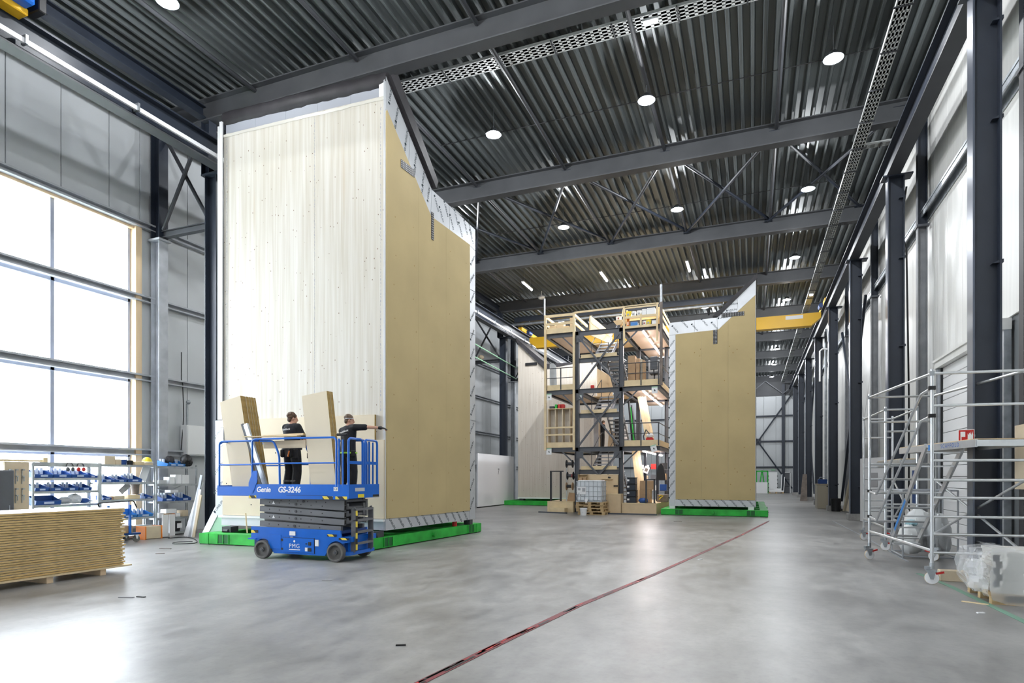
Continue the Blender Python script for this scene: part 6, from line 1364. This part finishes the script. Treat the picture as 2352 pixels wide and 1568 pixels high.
# ================================================================== SCAFFOLDS AND THE RIGHT SIDE
cas = thing('caster_proto', 'x', 'caster')
CW = mesh_of(MB().lathe((0, 0, .10), [(.0, -.022), (.07, -.022), (.095, -.018), (.10, 0), (.095, .018), (.07, .022), (.0, .022)], 20, (0, 1, 0)), 'wheel', 'white', True)
CT = mesh_of(MB().lathe((0, 0, .10), [(.088, -.019), (.1008, -.012), (.1015, 0), (.1008, .012), (.088, .019)], 20, (0, 1, 0)), 'tyre', 'carton_pale', True)
CF = mesh_of(MB().prism([(-.07, -.036, .21), (.05, -.036, .21), (.02, -.036, .08), (-.02, -.036, .08)], (0, .006, 0)).prism([(-.07, .03, .21), (.05, .03, .21), (.02, .03, .08), (-.02, .03, .08)], (0, .006, 0)).bb(-.08, .06, -.04, .04, .205, .225).bb(-.10, -.02, -.03, .03, .23, .28), 'fork', 'galv')
CB = mesh_of(MB().bar((.05, 0, .17), (.16, 0, .20), .04, .03), 'brake_lever', 'red')
bpy.data.objects.remove(cas)
def scaffold(label, P, ztop, rungs, guards, platform, stair, deckname=True):
    P1, P2, P3, P4 = (V((*p, 0)) for p in P); c = (P1+P2+P3+P4)/4
    t = thing('scaffold_tower', label, 'scaffold', (c.x, c.y, 0), 0, 'rolling scaffolds'); z_ = lambda p, z: V((p.x, p.y, z))
    inv = RM[t.name].inverted()
    for p, a in ((P1, .4), (P2, -.15), (P3, 2.5), (P4, 3.0)):
        build('standard', MB().cyl(z_(p, .27), z_(p, ztop), .027, 10), 'alu', t)
        build('coupler', MB().cyl(z_(p, .24), z_(p, .34), .034, 10), 'galv', t)
        k = link('caster', CF, t, inv @ z_(p, 0), (0, 0, a)); RM[k.name] = Matrix()
        for n_, me in (('wheel', CW), ('tyre', CT), ('brake_lever', CB)): link(n_, me, k)
    for a, b_ in ((P2, P4), (P1, P3)):
        for z in rungs: build('rung', MB().cyl(z_(a, z), z_(b_, z), .022, 8), 'alu', t)
        for z in guards: build('guard_rail', MB().cyl(z_(a, z), z_(b_, z), .022, 8), 'alu', t)
    for a, b_ in ((P1, P2), (P3, P4)):
        build('side_rail', MB().cyl(z_(a, guards[-1]), z_(b_, guards[-1]), .024, 8), 'alu', t); build('base_brace', MB().cyl(z_(a, .58), z_(b_, .53), .024, 8), 'alu', t)
        for e in (a, b_): build('clamp', MB().box(z_(e, guards[-1]), (.06, .06, .07)), 'galv', t)
    build('diagonal_brace', MB().cyl(z_(P3, .55), z_(P4, 1.66), .022, 8), 'alu', t); build('diagonal_brace', MB().cyl(z_(P3, 1.66), z_(P4, .50), .022, 8), 'alu', t)
    m12, m34 = P1.lerp(P3, .48), P2.lerp(P4, .48)
    fas = build('deck_frame', MB().bar(z_(m12, platform), z_(m34, platform), .03, .12).bar(z_(P3, platform), z_(P4, platform), .03, .12).bar(z_(m34, platform), z_(P4, platform), .03, .10).bar(z_(m12, platform), z_(P3, platform), .03, .10), 'alu', t)
    build('deck_plate', MB().prism([z_(m12, platform+.06), z_(m34, platform+.06), z_(P4, platform+.06), z_(P3, platform+.06)], (0, 0, .012)), 'ply', t)
    if deckname:
        d = (m34-m12).normalized(); n = V((0, 0, 1)).cross(d); n = n if n.x < 0 else -n; o = z_(m12.lerp(m34, .62), platform)+n*.017
        b = MB(); put_text(b, textmesh('SCAFFOLD', .10, 1.5, .0), o+d*.30, d, (0, 0, 1)) ; build('lettering', b, 'blue', fas)
        build('logo_block', MB().bar(o-d*.52, o-d*.34, .004, .10), 'bin_sky', fas)
    if stair:
        b0, b1 = P1.lerp(P3, .25)+V((.02, -.42, .38)), P1.lerp(P3, .66)+V((.0, -.42, .38)); t0, t1 = P2.lerp(P4, .12)+V((-.06, .72, platform)), P2.lerp(P4, .52)+V((-.02, .72, platform))
        for a, e in ((b0, t0), (b1, t1)): build('stringer', MB().bar(a, e, .035, .10), 'alu', t)
        for k in range(8): f = (k+.5)/8; build('tread', MB().bar(b0.lerp(t0, f), b1.lerp(t1, f), .10, .025), 'alu', t)
        build('foot_plate', MB().prism([b0+V((0, -.3, 0)), b1+V((0, -.3, 0)), b1+V((0, .1, 0)), b0+V((0, .1, 0))], (0, 0, .03)), 'alu', t)
        s_ = build('stringer_sticker', MB().bar(b0.lerp(t0, .16)+V((-.02, 0, 0)), b0.lerp(t0, .48)+V((-.02, 0, 0)), .004, .07), 'bin_sky', t)
        for zt, zb in ((3.11, 1.41), (2.67, .89)):
            build('handrail', loop([z_(P2, zt), z_(P2.lerp(P1, .14), zt-.05), z_(P2.lerp(P1, .86), zb-.06), z_(P1, zb)], .022, .05), 'alu', t)
            build('handrail_clamp', MB().box(z_(P2, zt), (.09, .08, .06)), 'black', t); build('handrail_clamp', MB().box(z_(P1, zb), (.07, .07, .05)), 'black', t)
    return t
RZ = (.50, .79, 1.07, 1.37, 1.65, 1.96)
scaffold('aluminium rolling scaffold with inclined stair, nearest on the right', [(2.25, 14.42), (2.65, 11.44), (3.42, 14.62), (3.92, 11.62)], 3.41, RZ, (2.83, 3.34), 2.23, True)
scaffold('aluminium rolling scaffold without stair, behind the nearer one', [(2.79, 18.74), (2.86, 16.27), (3.48, 18.85), (3.50, 16.35)], 3.32, RZ, (2.75, 3.25), 2.05, False, False)
# wire cage with plastic bags
t = thing('waste_cage', 'grey tubular cage full of plastic sacks behind the scaffold', 'cage', (3.3, 15.3, 0))
x0, x1, y0, y1 = 2.92, 3.52, 14.82, 15.9
for z in (.05, 1.42): build('frame_ring', MB().path([(x0, y0, z), (3.88, y0, z), (3.88, y1, z), (x0, y1, z)], .018, 6, True), 'galv_dull', t)
for x, y in ((x0, y0), (3.42, y0), (3.88, y0), (3.88, y1), (x0, y1)): build('upright', MB().cyl((x, y, .0), (x, y, 1.42), .018, 6), 'galv_dull', t)
bag(3.12, 15.15, .07, (.22, .26, .32), 'bag', 'white plastic sack at the front left of the waste cage', 41, 'plastic_sack'); bag(3.62, 15.1, .07, (.22, .25, .45), 'bag_grey', 'grey plastic sack at the front right of the waste cage', 42, 'plastic_sack')
bag(3.35, 15.6, .07, (.30, .25, .48), 'bag', 'large pale plastic sack at the back of the waste cage', 43, 'plastic_sack'); bag(3.15, 15.2, .66, (.12, .15, .07), 'sack_teal', 'pale blue plastic bag on the sacks in the waste cage', 44, 'plastic_sack')
# pallet of wrapped sheets at the right edge
pallet(3.60, 10.42, 0, 1.25, 1.0, 'euro pallet under the wrapped white sheets at the right edge')
mat('sheet_white', (.60, .59, .56), .5, 0, .08, 2)
mat('sheet_end', (.78, .79, .80), .5)
mat('cab_beige', (.45, .40, .30), .5)
rr = random.Random(9)
for k in range(12):
    dx = .30*abs(math.sin(k*.55))*.35+.02*k
    o = solo('packed_sheet', MB().bb(3.02+dx*.5, 4.35, 9.92+.01*rr.random(), 10.92, .146+k*.046, .146+k*.046+.043), 'sheet_white', 'bottom white sheet of the wrapped stack on the euro pallet' if k == 0 else 'top white sheet of the wrapped stack on the euro pallet' if k == 11 else 'white sheet inside the wrapped stack on the euro pallet', 'sheet', 'wrapped sheets on the pallet')
b = MB(); N, M_ = 16, 9; q = random.Random(6)
for i in range(N+1):
    for j in range(M_+1):
        f, g = i/N, j/M_; ang = f*PI*1.0
        x = 2.98-.10*math.sin(g*PI)-q.uniform(0, .07); y = 9.86+1.1*f; z = .10+.66*g+q.uniform(-.02, .02)
        if j == M_: x += .35; z = .73
        b.v.append(V((x, y, z)))
b.f = [(i*(M_+1)+j, (i+1)*(M_+1)+j, (i+1)*(M_+1)+j+1, i*(M_+1)+j+1) for i in range(N) for j in range(M_)]
o0 = len(b.v)
for i in range(9):
    for j in range(7): b.v.append(V((2.95+.09*i+q.uniform(-.02, .02), 9.885-q.uniform(.0, .05), .08+.11*j+q.uniform(-.03, .03)-(.03*i if j == 0 else 0))))
b.f += [(o0+i*7+j, o0+(i+1)*7+j, o0+(i+1)*7+j+1, o0+i*7+j+1) for i in range(4) for j in range(6)]
solo('stretch_film', b, 'film', 'clear crumpled stretch film around the end of the sheet stack', 'film', smooth=True)
for k, (x, y, z, r) in enumerate(((2.92, 10.35, .42, .13), (2.88, 10.15, .25, .12))):
    b = MB(); b.ell((x, y, z), (r, r*1.3, r), 14, 9, jit=.2, seed=k+3); solo('film_scrap', b, 'film', ['crumpled clear film bulging from the sheet stack, upper', 'crumpled clear film bulging from the sheet stack, lower'][k], 'film', smooth=True)
for k in range(5): solo('edge_protector', MB().box((3.02+.03*(k % 2), 9.905, .28+k*.085), (.07, .012, .09)), 'black' if k % 2 else 'steel_dark', ['dark edge protector on the wrapped stack, lowest', 'black edge protector on the wrapped stack, second', 'dark edge protector on the wrapped stack, third', 'black edge protector on the wrapped stack, fourth', 'dark edge protector on the wrapped stack, top'][k], 'edge protector', 'edge protectors on the wrapped stack')
solo('timber_block', MB().cbox((3.05, 11.9, .09), (.4, .15, .18), .01), 'carton_pale', 'pale timber block on the floor beside the pallet', 'block')
# fire hose sign on the near column
t = thing('fire_sign', 'red fire hose sign sticking out from the near right column', 'sign', (3.47, 12.84, 2.3))
build('plate', MB().bb(3.36, 3.60, 12.83, 12.835, 2.30, 2.53), 'white', t); build('red_field', MB().bb(3.37, 3.59, 12.827, 12.831, 2.31, 2.52), 'red', t)
build('hose_symbol', MB().bb(3.395, 3.465, 12.824, 12.828, 2.40, 2.49).bb(3.395, 3.41, 12.824, 12.828, 2.34, 2.40), 'white', t)
for k in range(4): build('flame_symbol', MB().prism([(3.50+.02*k, 12.8275, 2.35), (3.515+.02*k, 12.8275, 2.35), (3.525+.018*k, 12.8275, 2.42+.02*(k % 2)), (3.50+.02*k, 12.8275, 2.46+.015*k)], (0, -.003, 0)), 'white', t)
build('bracket', MB().bb(3.58, 3.61, 12.83, 12.86, 2.4, 2.44), 'galv', t)
solo('plywood_sheet', MB().bb(4.06, 4.10, 11.85, 12.5, 1.5, 2.55), 'carton_pale', 'tan plywood sheet fixed beside the near right column', 'board')
# white boards, cabinet and leaning things along the right wall
t = thing('display_board', 'white display board with small picture standing beyond the scaffolds', 'board', (4.1, 25.3, 0)); build('board', MB().prism([(3.84, 26.6, .02), (4.40, 24.0, .02), (4.40, 24.0, 2.4), (3.84, 26.6, 2.4)], (.05, .01, 0)), 'white_gloss', t)
build('picture', MB().prism([(4.01, 25.75, 1.35), (4.16, 25.05, 1.35), (4.16, 25.05, 1.85), (4.01, 25.75, 1.85)], (-.006, 0, 0)), 'print_grey', t); build('foot', MB().bb(3.9, 4.5, 25.2, 25.4, 0, .02), 'galv', t)
t = thing('tool_cabinet', 'beige steel cabinet against the right wall columns', 'cabinet', (3.5, 37.2, 0)); build('body', MB().cbox((3.62, 37.2, .64), (.72, 1.2, 1.28), .01), 'cab_beige', t); build('lid', MB().cbox((3.62, 37.2, 1.30), (.78, 1.25, .04), .01), 'carton_pale', t); build('lock', MB().cbox((3.80, 36.59, 1.2), (.2, .02, .05), .005), 'black', t)
t = thing('toolbox', 'dark blue toolbox with handle on the beige cabinet', 'toolbox', (3.55, 37.1, 1.325)); build('body', MB().cbox((3.55, 37.1, 1.45), (.45, .3, .25), .02), 'blue_dark', t); build('handle', loop([(3.38, 37.1, 1.57), (3.42, 37.1, 1.68), (3.68, 37.1, 1.68), (3.72, 37.1, 1.57)], .012, .03), 'galv', t)
solo('waste_bin', MB().lathe((3.85, 34.0, 0), [(.2, 0), (.24, .62), (.25, .64), (.22, .64)], 18), 'black', 'black waste bin beside the fourth right column', 'bin', smooth=True)
t = thing('trestle_frame', 'tall pale metal trestle frame leaning on the right wall', 'frame', (4.2, 30.5, 0))
for a, c in (((3.95, 31.9, .12), (4.35, 31.2, 3.0)), ((3.95, 29.2, .12), (4.35, 30.0, 3.0))): build('leg', MB().bar(a, c, .09, .09), 'cab_beige', t)
for z, f in ((2.95, .98), (1.75, .57)): build('crossbar', MB().bar((3.95+.4*f, 31.9-.7*f, z), (3.95+.4*f, 29.2+.8*f, z), .08, .08), 'cab_beige', t)
build('infill', MB().prism([(4.0, 31.7, .15), (4.0, 29.4, .15), (4.26, 29.95, 1.7), (4.26, 31.3, 1.7)], (.02, 0, 0)), 'carton_pale', t)
solo('leaning_sheet', MB().prism([(3.15, 47.8, .0), (3.62, 47.8, 0), (3.62, 48.1, 1.9), (3.35, 48.1, 1.9)], (0, .05, 0)), 'tarp', 'brown board leaning on the sixth right column', 'board')
t = thing('wall_box', 'white box mounted on the right wall, far down the hall', 'box', (4.4, 45, 1.2)); build('box', MB().cbox((4.48, 44.0, 1.95), (.3, .5, 1.0), .02), 'white', t); build('door', MB().cbox((4.48, 43.74, 1.95), (.26, .02, .9), .01), 'white', t)
solo('rain_pipe', MB().cyl((4.3, 42.9, .1), (4.3, 42.9, 11), .08, 10), 'galv', 'grey rain pipe running down the right wall', 'pipe')
solo('dark_poster', MB().bb(4.56, 4.6, 20.9, 21.9, .9, 1.9), 'blue_dark', 'dark blue poster on the right wall behind the scaffolds', 'poster')
solo('lamp_hook_pipe', MB().path([(4.66, 40.6, 9.2), (3.9, 40.6, 9.35), (3.75, 40.6, 9.2), (3.75, 40.6, 7.4)], .05, 8), 'white', 'white pipe with a bent top on the right wall', 'pipe')
# far end things
t = thing('glass_rack', 'green A-frame rack at the far end wall', 'rack', (.9, 69.5, 0))
build('frame', MB().bar((.4, 69.5, 0), (.4, 69.5, 2.35), .14, .14).bar((1.5, 69.5, 0), (1.5, 69.5, 2.35), .14, .14).bar((.4, 69.5, 2.3), (1.5, 69.5, 2.3), .14, .14), 'green', t); build('strut', MB().bar((.95, 69.5, 2.4), (.6, 69.5, 0), .12, .12).bar((.95, 69.5, 2.4), (1.3, 69.5, 0), .12, .12), 'green', t)
solo('white_sheet', MB().bb(.35, 1.48, 68.9, 69.0, 0, 1.15), 'white', 'white sheet standing before the green rack at the far end', 'sheet')
t = thing('door_leaf', 'white door leaf with black clips standing at the far end', 'door leaf', (1.95, 69.4, 0)); build('leaf', MB().cbox((2.0, 69.4, 1.1), (.85, .06, 2.2), .01), 'white', t)
for z in (.2, .6, 1.0, 1.4, 1.8): build('clip', MB().box((1.56, 69.36, z), (.08, .1, .08)).box((2.44, 69.36, z), (.08, .1, .08)), 'black', t)
pallet(2.3, 68.6, 0, 1.4, 1.0, 'pallet with flat white packs at the far end'); solo('flat_pack', MB().cbox((2.3, 68.6, .22), (1.3, .9, .15), .01), 'white', 'flat white pack on the far pallet', 'pack'); solo('flat_pack', MB().cbox((2.45, 68.6, .40), (.6, .6, .2), .01), 'white', 'smaller white pack on top of the far flat pack', 'pack')
solo('exit_sign', MB().bb(1.85, 2.25, Y1-.08, Y1-.03, 2.38, 2.52), 'green_pale', 'small green sign on the far end wall', 'sign')
for k, (x, l) in enumerate(((2.75, 2.0), (3.0, 1.7))): solo('leaning_lath', MB().bar((x, 69.0, 0), (x+.15, 69.9, l), .07, .03, up=(0, 1, 0)), 'white', ['longer white lath leaning at the far end', 'shorter white lath leaning at the far end'][k], 'lath')
# cables on the right wall and green ropes on the left
solo('wall_cable', MB().path([(4.05, 20.1, 9.9), (4.0, 20.6, 8.9), (4.1, 20.35, 8.2), (4.15, 20.3, 4), (4.15, 20.3, .5)], .025, 6), 'black', 'black cable bundle running down the second right column', 'cable')
solo('pull_rope', MB().cyl((-14.0, 28, 9.0), (-13.9, 36, 8.6), .03, 6), 'green_pale', 'upper pale green strap strung along the window side columns', 'strap'); solo('pull_rope', MB().cyl((-14.0, 28, 8.3), (-13.9, 36, 7.9), .03, 6), 'green_pale', 'lower pale green strap strung along the window side columns', 'strap')
bag(-15.6, 34.35, 8.96, (.2, .2, .14), 'carton_pale', 'cloth bundle tucked on the brace of the far window-side column', 61, 'cloth_bundle')
